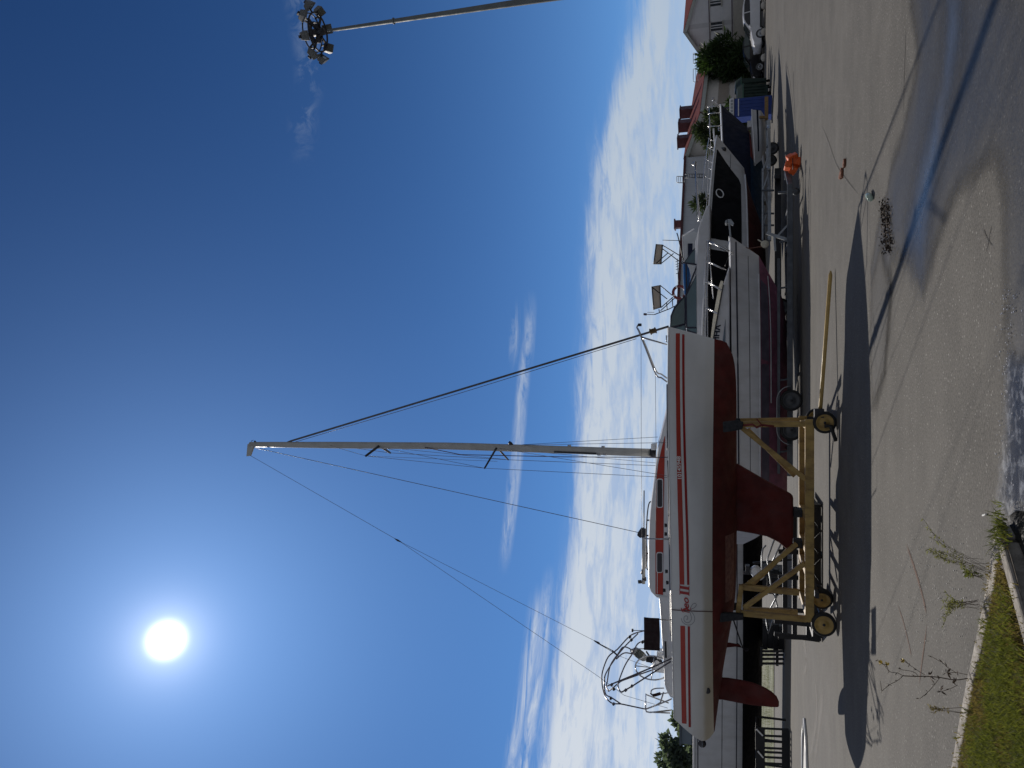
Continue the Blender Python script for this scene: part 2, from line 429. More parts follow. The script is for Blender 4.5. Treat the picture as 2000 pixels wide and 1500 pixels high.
def streak(name, px, w, mat, z=.004):
    c = smooth_path([G(*p) for p in px], 8); vs = []; wv = []; fs = []
    for i, p in enumerate(c):
        t = (c[min(i+1, len(c)-1)]-c[max(0, i-1)]).normalized(); n = Vector((-t.y, t.x, 0))
        e = min(1, 4*min(i, len(c)-1-i)/len(c)+.15)
        for k in (-1, 0, 1): vs.append((p+n*w*k)+Vector((0,0,z))); wv.append(e if k == 0 else 0)
        if i: 
            for k in (0, 1): fs.append(((i-1)*3+k, (i-1)*3+k+1, i*3+k+1, i*3+k))
    me = bpy.data.meshes.new(name); me.from_pydata([tuple(v) for v in vs], [], fs); me.materials.append(mat)
    a = me.attributes.new('wet', 'FLOAT', 'POINT')
    for i, x in enumerate(wv): a.data[i].value = x
    o = bpy.data.objects.new(name, me); COL.objects.link(o); tag(o, kind='structure')
streak('ground_stain', [(1766,1050),(1780,1090),(1796,1140),(1806,1180),(1812,1210)], .05, M_rust)
streak('ground_stain', [(1812,1210),(1806,1260),(1799,1310),(1795,1345)], .035, M_rust)
streak('ground_stain', [(1752,1175),(1765,1215),(1776,1260),(1782,1290)], .03, M_rust)
streak('ground_crack', [(1604,240),(1618,275),(1634,320),(1655,352),(1684,388)], .025, M_crack)
streak('ground_crack', [(1770,40),(1768,110),(1766,170),(1765,240)], .02, M_crack)
for q in ([(1560,1330),(1575,1300),(1570,1240),(1566,1160),(1565,1100)], [(1590,1500),(1600,1420),(1612,1330)], [(1575,1500),(1590,1440),(1596,1380),(1590,1300)]):
    streak('ground_scuff', q, .35, M_pale)
streak('ground_crack', [(1918,440),(1930,468),(1942,484)], .012, M_crack)
streak('ground_crack', [(1938,436),(1932,468),(1925,500)], .012, M_crack)

# ------------------------------------------------------------------ grass island with kerbs
M_conc = M('concrete', (.33,.30,.26), .9, var=.4, scale=6, dirt=(.10,.09,.08), dirt_amt=.7, bump=.5, bscale=40)
M_soil = M('soil', (.085,.065,.045), .95, var=.5, scale=9, bump=.8, bscale=30)
M_black = M('shaded_wet_soil', (.012,.011,.011), .6, var=.4, scale=8, bump=.6)  # black carries the deep shade below the near kerb
HI = .10
def GH(ix, iy): return G(ix, iy, HI)
kerbL = [(1941,1020),(1927,1093),(1919,1150),(1911,1233),(1893,1283),(1880,1353),(1864,1440),(1848,1530),(1822,1690)]
kerbR = [(1955,1052),(1968,1090),(1984,1150),(1998,1213),(2024,1300),(2062,1440),(2130,1690)]
Lw = [GH(*p) for p in kerbL]; Rw = [GH(*p) for p in kerbR]
poly = [(p.x, p.y) for p in Lw]+[(p.x, p.y) for p in reversed(Rw)]
ib = MB()
ib.add([(x, y, HI-.02) for x, y in poly], [tuple(range(len(poly)))])
tag(ib.build('ground', M_soil, recalc=False), kind='structure')
# kerb stones, each laid end to end
def kerb_run(pts, w, side, label, name, gap=.012, seglen=.62, top=HI, jig=.012):
    path = []; acc = []
    for i in range(len(pts)-1):
        n = max(1, int((pts[i+1]-pts[i]).length/.1))
        for k in range(n): path.append(pts[i].lerp(pts[i+1], k/n))
    path.append(pts[-1]); root = thing(name, (pts[0].x, pts[0].y, 0), label, 'kerb')
    d = 0; start = 0; i = 1
    while i < len(path):
        d += (path[i]-path[i-1]).length
        if d > seglen*random.uniform(.8, 1.2) or i == len(path)-1:
            a, b = path[start], path[i]; t = (b-a).normalized(); n = Vector((-t.y, t.x, 0))*side
            m = MB(); zz = top+random.uniform(-jig, jig); a2 = a+t*gap
            q = [a2+n*random.uniform(-.01,.01), b+n*random.uniform(-.01,.01), b+n*w, a2+n*w]
            m.prism([Vector((p.x, p.y, -.35)) for p in q], (0, 0, .35+zz))
            m.build('kerb_stone', M_conc, root, bevel=.014); start = i; d = 0
        i += 1
kerb_run(Lw, .13, 1, 'pale weathered kerb along the asphalt edge of the grass strip', 'kerb')
kerb_run(Rw, .10, -1, 'mossy kerb on the near side of the grass strip, above the ground painted dark as shade', 'kerb')
# flat black sheet: wet soil with the near kerb's deep shade painted in
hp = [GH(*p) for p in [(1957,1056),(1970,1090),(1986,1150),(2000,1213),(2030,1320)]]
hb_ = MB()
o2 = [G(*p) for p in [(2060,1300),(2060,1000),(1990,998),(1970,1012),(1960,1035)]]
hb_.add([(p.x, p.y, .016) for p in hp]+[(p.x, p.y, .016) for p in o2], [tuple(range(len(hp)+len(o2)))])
tag(hb_.build('ground_shaded', M_black, recalc=False), kind='structure')

def leaf_mat(name, a, b_, rough=.6, trans=.35):
    m, t, b, out = matnew(name); tc = t.new('ShaderNodeTexCoord').outputs['Object']
    gi = t.new('ShaderNodeNewGeometry').outputs['Random Per Island']
    c = t.mix(t.m('ADD', t.m('MULTIPLY', gi, .6), t.m('MULTIPLY', t.noise(tc, 2.2, 4), .5)), rgba(a), rgba(b_))
    t.put(b.inputs['Base Color'], c); b.inputs['Roughness'].default_value = rough
    tl = t.new('ShaderNodeBsdfTranslucent'); t.put(tl.inputs[0], t.mix(1.0, c, (1.5,1.6,.8,1), 'MULTIPLY'))
    mx = t.new('ShaderNodeMixShader'); mx.inputs[0].default_value = trans
    t.l.new(b.outputs[0], mx.inputs[1]); t.l.new(tl.outputs[0], mx.inputs[2]); t.l.new(mx.outputs[0], out.inputs[0]); return m
M_grass = leaf_mat('grass', (.050,.075,.016), (.20,.195,.055), .6, .42)
M_dry = leaf_mat('dry_grass', (.14,.105,.05), (.27,.21,.10), .8, .35)
M_weed = leaf_mat('weed', (.13,.135,.06), (.22,.21,.10), .7, .45)
def blades(mb, x, y, z, n, h, spread, mi=0, lean=.5):
    for _ in range(n):
        a = random.uniform(0, 2*pi); r = spread*sqrt(random.random()); bx, by = x+r*cos(a), y+r*sin(a)
        hh = h*random.uniform(.5, 1.25); la = random.uniform(0, 2*pi); ln = hh*lean*random.uniform(.2, 1.3); w = random.uniform(.002, .005)
        wa = random.uniform(0, pi); wx, wy = w*cos(wa), w*sin(wa)
        mx_, my_ = bx+cos(la)*ln*.4, by+sin(la)*ln*.4; tx, ty = bx+cos(la)*ln, by+sin(la)*ln
        mb.add([(bx-wx,by-wy,z),(bx+wx,by+wy,z),(mx_+wx*.8,my_+wy*.8,z+hh*.6),(mx_-wx*.8,my_-wy*.8,z+hh*.6),(tx,ty,z+hh)], [(0,1,2,3),(3,2,4)], mi)
gr = MB(); xs = [p[0] for p in poly]; ys = [p[1] for p in poly]; cnt = 0
from mathutils import noise as mn
while cnt < 3300:
    x = random.uniform(min(xs), max(xs)); y = random.uniform(min(ys), max(ys))
    if not inside((x, y), poly): continue
    if x < G(1950,1560).x*y/G(1950,1560).y: continue
    e = pdist((x, y), poly)
    if e < .17 and random.random() < .93: continue
    nz = mn.noise((x*1.8, y*1.8, 3.3)); 
    if nz < -.25 and random.random() < .35: continue
    dry = (nz < -.12 and random.random() < .7) or (e < .40 and random.random() < .75)
    blades(gr, x, y, HI-.02, 10, (.028 if dry else .046)*(1+.9*max(0, nz)), .055, 1 if dry else 0, .9); cnt += 1
tag(gr.build('grass', [M_grass, M_dry], recalc=False), kind='stuff')

M_twig = M('twig', (.12,.085,.06), .8, var=.3, scale=20)
M_yel = M('petal', (.75,.55,.03), .6, var=.1)
def leaf(mb, p, d, L, w, mi):
    d = d.normalized(); s = d.orthogonal().normalized(); s = Matrix.Rotation(random.uniform(0, 6.28), 3, d) @ s
    p = Vector(p); mb.add([p, p+d*L*.45+s*w, p+d*L, p+d*L*.45-s*w], [(0,1,2,3)], mi)
# tall twiggy flowering weed
base = GH(1890,1325); Yb = base.y
wroot = thing('flowering_weed', base-Vector((0,0,.02)), 'tall wiry weed with a few yellow flowers growing over the kerb', 'weed')
st = MB(); Wp = lambda ix, iy, dy=0: P(ix, iy, Yb+dy)
lines = [[(1890,1325),(1865,1328),(1835,1323),(1810,1321),(1788,1321),(1764,1320)], [(1764,1320),(1752,1314),(1738,1312),(1726,1298),(1714,1290)], [(1735,1312),(1732,1300),(1720,1296)],
         [(1764,1320),(1752,1330),(1738,1337),(1722,1350)], [(1722,1350),(1720,1334)], [(1806,1318),(1790,1308),(1776,1298),(1766,1288)], [(1776,1298),(1764,1290)],
         [(1835,1324),(1826,1336),(1812,1352),(1796,1365)], [(1890,1318),(1870,1314),(1848,1314)], [(1868,1314),(1850,1303),(1842,1295),(1822,1284)], [(1870,1338),(1856,1345),(1838,1351)], [(1794,1321),(1784,1312),(1760,1308)]]
for k, q in enumerate(lines):
    st.tube(smooth_path([Wp(a, b, .05*sin(k*2.1)*(i/len(q))) for i, (a, b) in enumerate(q)], 3), .0036 if k == 0 else .002, 5)
st.build('stem', M_twig, wroot)
lf = MB()
for q in lines:
    for a, b in q[1:]:
        for _ in range(3): leaf(lf, Wp(a, b, random.uniform(-.02,.02)), Vector((random.uniform(-1,1), random.uniform(-1,1), random.uniform(-.3,1))), random.uniform(.015,.04), .004, 0)
for a, b in ((1815,1320),(1850,1314),(1837,1350),(1862,1335)):
    for _ in range(5): leaf(lf, Wp(a, b), Vector((random.uniform(-1,1), random.uniform(-1,1), random.uniform(-.5,.5))), .05, .007, 0)
lf.build('foliage', M_twig, wroot, recalc=False)
for a, b in ((1720,1294),(1733,1297),(1763,1291)):
    fl = MB(); c = Wp(a, b)
    for j in range(9): leaf(fl, c, Vector((cos(j*.7), .5, sin(j*.7))), .02, .006, 0)
    fl.build('flower', M_yel, wroot, recalc=False)
def weed(px, tip, n, label, mat, h, spread, name='weed'):
    b0 = GH(*px); root = thing(name, b0-Vector((0,0,.03)), label, 'weed'); s_ = MB(); l_ = MB()
    t0 = P(tip[0], tip[1], b0.y-.02)
    for i in range(n):
        e = t0+Vector((random.gauss(0,spread), random.gauss(0,spread), random.gauss(0,spread*.6)))
        mid = b0.lerp(e, .5)+Vector((random.gauss(0,spread*.3), random.gauss(0,spread*.3), .04))
        path = smooth_path([b0+Vector((random.gauss(0,.02), random.gauss(0,.02), -.02)), mid, e], 5); s_.tube(path, .0013, 4)
        for p in path[3:]:
            for _ in range(h): leaf(l_, p, Vector((random.uniform(-1,1), random.uniform(-1,1), random.uniform(-.2,1))), random.uniform(.014,.032), .003, 0)
    s_.build('stem', M_twig, root); l_.build('foliage', mat, root, recalc=False)
weed((1918,1108),(1818,1062), 11, 'feathery pale weed leaning out over the asphalt from the tip of the kerb', M_weed, 4, .06)
weed((1905,1180),(1850,1195), 10, 'low feathery weed spreading from a gap halfway along the kerb', M_weed, 4, .06)
weed((1915,1128),(1898,1120), 7, 'short leafy weed tuft in a kerb joint beside the tip of the grass strip', M_grass, 4, .04)
weed((1878,1390),(1818,1388), 5, 'dry rust-coloured dock stalk standing beside the kerb', M_dry, 3, .018)
tf = MB(); c = GH(1950,1040)
for _ in range(46): blades(tf, c.x+random.gauss(0,.07), c.y+random.gauss(0,.06), HI-.03, 5, .07, .03, 0, 1.1)
tag(tf.build('grass_tuft', M_grass, recalc=False), 'thick green grass tuft hanging over the pointed tip of the kerbs', 'grass tuft')

# small litter
M_leaflit = M('leaf_litter', (.05,.035,.025), .95, var=.6, scale=30)
M_brick = M('brick', (.20,.085,.05), .9, var=.3, scale=20)
M_white = M('white_plastic', (.7,.7,.68), .4, var=.1)
lit = MB()
for _ in range(420):
    t_ = random.random(); c = G(1732+random.gauss(0,5)+t_*6, 398+t_*90); 
    leaf(lit, c+Vector((random.gauss(0,.05), random.gauss(0,.05), .012+random.random()*.02)), Vector((random.uniform(-1,1), random.uniform(-1,1), random.uniform(-.1,.4))), random.uniform(.02,.05), .012, 0)
tag(lit.build('leaf_litter', M_leaflit, recalc=False), kind='stuff')
c = G(1648,334); br = thing('brick_rubble', c, 'crumbled reddish brick lying on the asphalt beside the crack', 'brick')
for _ in range(9):
    p = c+Vector((random.gauss(0,.07), random.gauss(0,.16), .02)); rk = MB(); rk.box(p, (random.uniform(.05,.14), random.uniform(.04,.09), .04), Matrix.Rotation(random.uniform(0,3), 3, 'Z')); rk.build('brick_piece', M_brick, br, bevel=.008)
bt = MB(); c = G(1704,383)
bt.lathe([(.005,-.13),(.038,-.125),(.04,.05),(.022,.09),(.014,.10),(.014,.13),(.002,.131)], c+Vector((0,0,.04)), (.45,.9,0), 12)
tag(bt.build('plastic_bottle', M('bottle_plastic', (.42,.52,.44), .15, var=.1)), 'small crumpled clear bottle lying near the puddle edge', 'bottle')
st_ = MB(); c = G(1926,1006)
st_.box(c+Vector((0,0,.01)), (.012,.075,.012), Matrix.Rotation(.25, 3, 'Z'))
tag(st_.build('plastic_straw', M_white, bevel=.002), 'short white plastic stick lying on the asphalt near the kerb tip', 'stick')
for nm, px in (('gravel', [(1770+random.random()*120, 1030+random.random()*230) for _ in range(130)]), ('grit', [(1974+random.gauss(0,10), 560+random.random()*430) for _ in range(170)])):
    gm = MB()
    for q in px:
        c = G(*q); s = random.uniform(.003,.0075); gm.box(c+Vector((0,0,s*.5+.01)), (s*1.4, s, s), Matrix.Rotation(random.random()*3, 3, 'Z'))
    tag(gm.build(nm, M('pale_stone', (.5,.49,.46), .35, var=.35, scale=30) if nm == 'gravel' else M('wet_grit', (.6,.6,.62), .12, var=.4, scale=30)), kind='stuff')

# ================================================================== SAILBOAT
YC = 15.3
def hull_mat():
    m, t, b, out = matnew('topsides_white'); tc = t.new('ShaderNodeTexCoord').outputs['Object']
    s = t.new('ShaderNodeSeparateXYZ'); t.put(s.inputs[0], tc)
    n = t.noise(t.mapping(tc, (.8,1,1.5)), 1.2, 5, .6)
    c = t.mix(t.rng(n, .3, .7), (.66,.665,.66,1), (.78,.785,.78,1))
    z2 = t.m('ADD', s.outputs[2], t.m('MULTIPLY', t.m('SUBTRACT', n, .5), .05))
    band = t.m('MULTIPLY', t.rng(z2, 2.20, 2.285, 1, 0, True), t.rng(s.outputs[0], -1.6, .3, .85, .15))   # beige boot band, fainter towards the bow
    c = t.mix(band, c, (.50,.46,.36,1))
    ru = t.noise(t.mapping(tc, (6,1,.5)), 2.0, 5, .7)
    c = t.mix(t.m('MULTIPLY', t.rng(ru, .66, .8), .3), c, (.38,.33,.26,1))
    t.put(b.inputs['Base Color'], c); b.inputs['Roughness'].default_value = .38; b.inputs['Coat Weight'].default_value = .15
    return m
M_top = hull_mat()
M_anti = M('antifouling_red', (.098,.012,.010), .85, var=.30, scale=2.5, dirt=(.045,.008,.008), dirt_amt=.6)
M_antiworn = M('antifouling_worn', (.24,.12,.105), .85, var=.3, scale=7, dirt=(.10,.02,.015), dirt_amt=.8)
M_orange = M('stripe_orange_red', (.40,.030,.014), .4, var=.12, scale=2)
M_dred = M('stripe_dark_red', (.30,.008,.010), .4, var=.12, scale=2)
M_gel = M('gelcoat', (.74,.745,.75), .35, var=.06, scale=2)
M_deck = M('deck', (.66,.66,.64), .6, var=.1, scale=4)
M_navy = M('navy_rubber', (.012,.014,.035), .5, var=.2)
M_alu = M('anodised_aluminium', (.44,.43,.40), .5, .35, var=.12, scale=4)
M_steel = M('stainless_steel', (.45,.45,.46), .25, .9, var=.1)
M_dark = M('dark_fittings', (.02,.02,.025), .5, var=.3)
M_wire = M('rigging_wire', (.15,.15,.17), .5, .4, var=.2)
M_cloth = M('maroon_canvas', (.022,.008,.010), .85, var=.3, scale=8, bump=.3)
M_winglass = glass('cabin_window_glass', (.008,.008,.016), .08)
M_letter = M('letter_red', (.38,.03,.03), .5, var=.15)
M_swirl = M('letter_grey', (.16,.16,.20), .5, var=.15)
M_wlet = M('letter_white', (.85,.80,.78), .5, var=.1)

sroot = thing('sailboat', (-2.6, YC, 0), 'white sailboat with red double stripes and red keel, propped on the yellow cradle', 'sailboat')
ZW = 2.09
xb_pts = ([1.70,1.85,1.95,2.09,2.5,2.95], [P(0,694,YC).x*0+P(1420,690,YC).x, P(1420,670,YC).x, P(1408,665,YC).x, P(1395,662,YC).x, P(1352,650,YC).x, P(1307,638,YC).x])
def Xbow(z): return lin(*xb_pts, z)
XS_T, XS_B = P(1317,1399,14.55).x, P(1380,1447,14.7).x
def Xst(z): return XS_B+(XS_T-XS_B)*max(0, min(1, (z-2.27)/(2.78-2.27)))
S_ = [0,.12,.3,.45,.6,.72,.83,.91,.965,1]
def hb(s): return crom(S_, [.86,1.04,1.24,1.31,1.26,1.08,.78,.46,.20,.02], s)
def hzs(s): return crom([0,.3,.6,1], [2.785,2.80,2.835,2.955], s)
def hzb(s): return crom([0,.08,.16,.26,.36,.5,.7,.88,.95,.985,1], [2.075,2.00,1.92,1.80,1.70,1.675,1.675,1.68,1.70,1.75,1.86], s)
def prof(s, t):
    n = 2.7-1.2*max(0, (s-.55)/.45); m_ = .5+.45*max(0, (s-.6)/.4)
    t = max(0, min(1, t)); return (1-(1-t)**n)**m_
def s_of(X, z): return (X-Xst(z))/(Xbow(z)-Xst(z))
def hull_y(X, z):
    s = max(0, min(1, s_of(X, z))); return hb(s)*prof(s, (z-hzb(s))/(hzs(s)-hzb(s)))
def hull_rows(s):
    zb, zs = hzb(s), hzs(s)
    return [zb+(ZW-zb)*(k/8)**1.6 for k in range(9)]+[ZW+(zs-ZW)*(k/10) for k in range(1, 11)]
def hull_sec(s):
    left = []; right = []
    for z in hull_rows(s):
        X = Xst(z)+s*(Xbow(z)-Xst(z)); y = hb(s)*prof(s, (z-hzb(s))/(hzs(s)-hzb(s)))
        left.append(Vector((X, YC-y, z))); right.append(Vector((X, YC+y, z)))
    return list(reversed(left))+right[1:]
NS = 64
secs = [hull_sec(1-(1-i/NS)**1.25) for i in range(NS+1)]
hm = MB(); nrow = 19
hm.loft(secs, caps=False, mfun=lambda i, j: 1 if (nrow-1-8) <= j < (nrow-1+8) else 0)
hm.add(secs[0], [tuple(range(len(secs[0])))], 0)
hull = hm.build('hull', [M_top, M_anti], sroot)
dk = MB(); dl = []
for sct in secs:
    a, b = sct[0], sct[-1]; dl.append([a+Vector((0,.004,-.012)), (a+b)/2+Vector((0,0,.03)), b+Vector((0,-.004,-.012))])
dk.loft(dl, caps=False); dk.build('deck', M_deck, sroot)

def strip_on(name, xs, ztop, zbot, mat, parent, off=.006, yfun=hull_y):
    m = MB(); secs_ = []
    for x in xs:
        zt, zb = ztop(x), zbot(x); secs_.append([Vector((x, YC-yfun(x, zb+(zt-zb)*k/4)-off, zb+(zt-zb)*k/4)) for k in range(5)])
    m.loft(secs_, caps=False); return m.build(name, mat, parent, recalc=False)
def fr(a, b, n): return [a+(b-a)*i/n for i in range(n+1)]
def hullpt(ix, iy):          # point of the starboard side seen at a photo point
    Y = YC-1.0
    for _ in range(12):
        p = P(ix, iy, Y); Y = YC-hull_y(p.x, p.z)
    return P(ix, iy, Y)
def hull_line(px):
    pts = [hullpt(*p) for p in px]; pts.sort(key=lambda p: p.x)
    return lambda x: lin([p.x for p in pts], [p.z for p in pts], x)
t1 = hull_line([(1331.5,1400),(1328.3,1180),(1325.5,1050),(1322.5,930),(1320.5,800),(1320,648)])
b1 = hull_line([(1341,1412),(1337.5,1180),(1335,1050),(1331.5,930),(1328.7,800),(1328,648)])
t2 = hull_line([(1345,1418),(1343,1180),(1340.2,1050),(1336.5,930),(1333.3,800),(1332.3,650)])
b2 = hull_line([(1349.5,1422),(1347.3,1180),(1345,1050),(1341.2,930),(1337.8,800),(1337,650)])
for tt, bb, mt, e0, e1 in ((t1, b1, M_orange, (1336,1413), (1324,651)), (t2, b2, M_dred, (1347,1420), (1335,653))):
    xa, xe = hullpt(*e0).x, hullpt(*e1).x
    g0, g1 = hullpt(1340,1223).x, hullpt(1338,1142).x
    strip_on('stripe', fr(xa, g0, 14), tt, bb, mt, hull); strip_on('stripe', fr(g1, xe, 50), tt, bb, mt, hull)

# lettering
def text_geo(txt, shear=0.0, bold=0.0):
    cu = bpy.data.curves.new('lettering', 'FONT'); cu.body = txt; cu.size = 1; cu.shear = shear; cu.offset = bold; cu.resolution_u = 4
    o = bpy.data.objects.new('lettering', cu); COL.objects.link(o); bpy.context.view_layer.update()
    me = bpy.data.meshes.new_from_object(o.evaluated_get(bpy.context.evaluated_depsgraph_get()))
    vs = [v.co.copy() for v in me.vertices]; fs = [tuple(p.vertices) for p in me.polygons]
    bpy.data.objects.remove(o); bpy.data.curves.remove(cu); bpy.data.meshes.remove(me); return vs, fs
def fit(vs):
    x0, x1 = min(v.x for v in vs), max(v.x for v in vs); y0, y1 = min(v.y for v in vs), max(v.y for v in vs)
    return [((v.x-x0)/(x1-x0), (v.y-y0)/(y1-y0)) for v in vs]
def hull_text(txt, ixb0, iy0, ixb1, iy1, ixt, mat, name, shear=0, off=.010, bold=.0):
    vs, fs = text_geo(txt, shear, bold); q = fit(vs); m = MB(); h = ixb0-ixt
    # subdivide long faces is unnecessary: the letters are small on a gently curved side
    out = []
    for u, v in q:
        p = hullpt(ixb0+(ixb1-ixb0)*u-h*v, iy0+(iy1-iy0)*u); out.append(p-Vector((0, off, 0)))
    m.add(out, fs); return m.build(name, mat, hull, recalc=False)
hull_text('10145948', 1331.6, 935, 1329.4, 891, 1323.6, M_wlet, 'number', bold=.022)
hull_text('eo', 1346, 1188, 1345.3, 1166.5, 1336.8, M_letter, 'boat_name', .35, bold=.02)
# two roman numeral strokes with serifs
nb = MB()
def hq(m, pts): m.add([hullpt(a, b)-Vector((0,.010,0)) for a, b in pts], [(0,1,2,3)])
for c in (1158, 1148):
    hq(nb, [(1328.4,c-4.2),(1328.4,c+1.2),(1345.6,c+4),(1345.6,c-1.2)])
    hq(nb, [(1327.2,c-6.5),(1327.2,c+3.5),(1328.6,c+3.5),(1328.6,c-6.5)]); hq(nb, [(1345,c-3.5),(1345,c+6),(1346.5,c+6),(1346.5,c-3.5)])
nb.build('boat_name', M_letter, hull, recalc=False)
def ribbon(px, w, mat, name, k=8):
    q = [Vector((a, b, 0)) for a, b in px]; c = smooth_path(q, k); m = MB(); vs = []; fs = []
    for i, p in enumerate(c):
        t = (c[min(i+1, len(c)-1)]-c[max(0, i-1)]).normalized(); n = Vector((-t.y, t.x, 0)); tt = i/(len(c)-1)
        ww = w(tt) if callable(w) else w
        for s_ in (-1, 1):
            e = p+n*ww*s_*.5; vs.append(hullpt(e.x, e.y)-Vector((0,.011,0)))
        if i: fs.append((2*i-2, 2*i-1, 2*i+1, 2*i))
    m.add(vs, fs); return m.build(name, mat, hull, recalc=False)
ribbon([(1330.5,1187),(1332,1192),(1336,1190),(1341,1189),(1346,1192),(1348.5,1191),(1349,1186)], lambda t: 1.2+2.6*sin(pi*min(1, t*1.25)), M_letter, 'boat_name')
ribbon([(1346.5,1196),(1343,1195.5),(1338,1194),(1334,1195),(1332,1193)], 1.2, M_letter, 'boat_name')
ribbon([(1349,1186),(1353,1180),(1357.5,1178),(1360,1181),(1357,1186),(1351.5,1189),(1347,1193),(1349,1200),(1350.5,1208),(1347,1214.5),(1340.5,1215.5),(1336,1210.5),(1336.5,1204.5),(1340.5,1202.5),(1343.5,1205.5),(1342.5,1209.5),(1340.5,1208.8)], .8, M_swirl, 'flourish')
ribbon([(1349,1193),(1354,1199),(1357,1207),(1355,1215),(1348.5,1220),(1340,1219.5),(1333,1214),(1330.5,1207)], .7, M_swirl, 'flourish')
# strap mark, hull outlet, toe rails
ribbon([(1312,1190.5),(1330,1192),(1356,1193.5),(1375,1193.8),(1391.5,1194.5)], 1.6, M('strap_brown', (.085,.03,.03), .8, var=.4, scale=12), 'strap')
op = MB(); p = hullpt(1381.5,1349); op.lathe([(.008,-.012),(.05,-.012),(.058,.0),(.05,.03)], p, (0,1,-.15), 16); op.build('exhaust_outlet', M_dark, sroot)
for sgn in (1, -1):
    for xa, xe in ((P(0,1240,14.3).x*0+P(1312,1240,14.2).x, P(1306,901,14).x), (P(1306,881,14).x, P(1304,751,14.2).x)):
        tr = MB()
        tr.tube([Vector((x, YC-sgn*(hull_y(x, hzs(s_of(x,2.8)))-.03), hzs(s_of(x,2.8))+.012)) for x in fr(xa, xe, 24)], .018, 6); tr.build('toe_rail', M_navy, sroot)
rubb = MB(); 
for sgn in (1, -1):
    rubb.tube([Vector((x, YC-sgn*(hull_y(x, hzs(s_of(x,2.85))-.001)), hzs(s_of(x,2.85))-.005)) for x in fr(XS_T+.02, Xbow(2.95)-.02, 60)], .012, 6)
rubb.build('gunwale', M_gel, sroot)

# worn patch on the bottom, keel, rudder, shaft strut
def foil(name, px, th, mats, parent, bevel=.02, Y=YC):
    m = MB(); pts = [P(a, b, Y) for a, b in px]; m.prism([p-Vector((0, th/2, 0)) for p in pts], (0, th, 0)); return m.build(name, mats, parent, bevel=bevel)
foil('keel', [(1432,905),(1441,906),(1496,938),(1543,963),(1549,968),(1549.5,1020),(1548,1079),(1541,1076),(1520,1058),(1498,1047),(1470,1041),(1441,1036),(1432,1036)], .17, M_anti, sroot, .06)
wp = MB(); wps = []
for x in fr(P(1430,1165,15).x, P(1430,1037,15).x, 10):
    row = []
    for k in range(5):
        z = 1.72+.15*k/4; row.append(Vector((x, YC-hull_y(x, max(z, hzb(s_of(x,2))+.008))-.006, max(z, hzb(s_of(x,2))+.008))))
    wps.append(row)
wp.loft(wps, caps=False); wp.build('worn_patch', M_antiworn, hull, recalc=False)
foil('rudder', [(1404,1323),(1420,1323.5),(1446,1327.5),(1470,1333),(1492,1341.5),(1507,1350.5),(1517,1360),(1521.5,1370),(1521.5,1381),(1508,1381),(1470,1377),(1440,1372),(1410,1366),(1402,1366)], .075, M_anti, sroot, .03)
foil('shaft_strut', [(1416,1256),(1424,1255),(1445,1259),(1447,1262),(1424,1264),(1414,1265)], .03, M_anti, sroot, .008)
sh = MB(); sh.tube([P(1433,1212,YC), P(1448,1258,YC), P(1452,1266,YC)], .013, 8); sh.build('propeller_shaft', M_dark, sroot)
pr = MB()
for k in range(2):
    a = k*pi+.7; c = P(1449,1265,YC); pr.prism([c, c+Vector((.03,.16*cos(a),.16*sin(a)-.03)), c+Vector((.0,.18*cos(a),.18*sin(a))), c+Vector((-.03,.15*cos(a),.15*sin(a)+.03))], (.012,0,0))
pr.build('propeller', M_dark, sroot)

# ---- cabin
def px_fun(px, Y):
    pts = sorted([(P(a, b, Y).x, P(a, b, Y).z) for a, b in px]); return lambda x: lin([p[0] for p in pts], [p[1] for p in pts], x)
ctop = px_fun([(1303,790),(1294.5,828),(1286.5,866),(1280.5,915),(1275.5,958),(1272,985),(1269,1020),(1267.3,1060),(1267.3,1140),(1268.5,1149),(1277,1158),(1285,1166)], 14.6)
def cw(x): return lin([-3.9,-3.0,-2.2,-1.3,-.5,.1], [.93,.93,.92,.80,.56,.30], x)
x0c, x1c = P(1285,1166,14.5).x, P(1303,790,14.8).x
def zd(x): return hzs(max(0, min(1, s_of(x, 2.85))))
def cab_y(x, z):
    zb, zt = zd(x)-.03, ctop(x)-.03; t = (z-zb)/max(.01, zt-zb); return cw(x)-.09*max(0, min(1.0, t))
cb = MB(); cs = []
for x in fr(x0c, x1c, 40):
    zb, zt, w = zd(x)-.03, max(ctop(x), zd(x)), cw(x)
    h = [(w, zb), (w-.09, zt-.03), (w-.12, zt-.008), (w-.17, zt+.004), (w*.5, zt+.035), (0, zt+.045)]
    cs.append([Vector((x, YC-a, z)) for a, z in h]+[Vector((x, YC+a, z)) for a, z in reversed(h[:-1])])
cb.loft(cs, caps=True); cabin = cb.build('cabin', M_gel, sroot)
def cabpt(ix, iy):
    Y = 14.5
    for _ in range(12):
        p = P(ix, iy, Y); Y = YC-cab_y(p.x, p.z)
    return P(ix, iy, Y)
def cab_line(px):
    pts = sorted([(cabpt(*p).x, cabpt(*p).z) for p in px]); return lambda x: lin([p[0] for p in pts], [p[1] for p in pts], x)
ct = cab_line([(1298.6,850),(1293,872),(1289,890),(1285,908),(1282.5,930),(1280.7,990),(1280,1050),(1280.3,1157)])
cbm = cab_line([(1299.2,848),(1298,900),(1297,960),(1296,1050),(1295.2,1120),(1295.2,1166)])
strip_on('stripe', fr(cabpt(1288,1161).x, cabpt(1298,852).x, 40), ct, cbm, M_orange, cabin, .005, cab_y)
strip_on('stripe', fr(cabpt(1288,1159.5).x, cabpt(1283,1110).x, 6), cab_line([(1283.2,1165),(1283.2,1100)]), cab_line([(1284.4,1165),(1284.4,1100)]), M_gel, cabin, .007, cab_y)
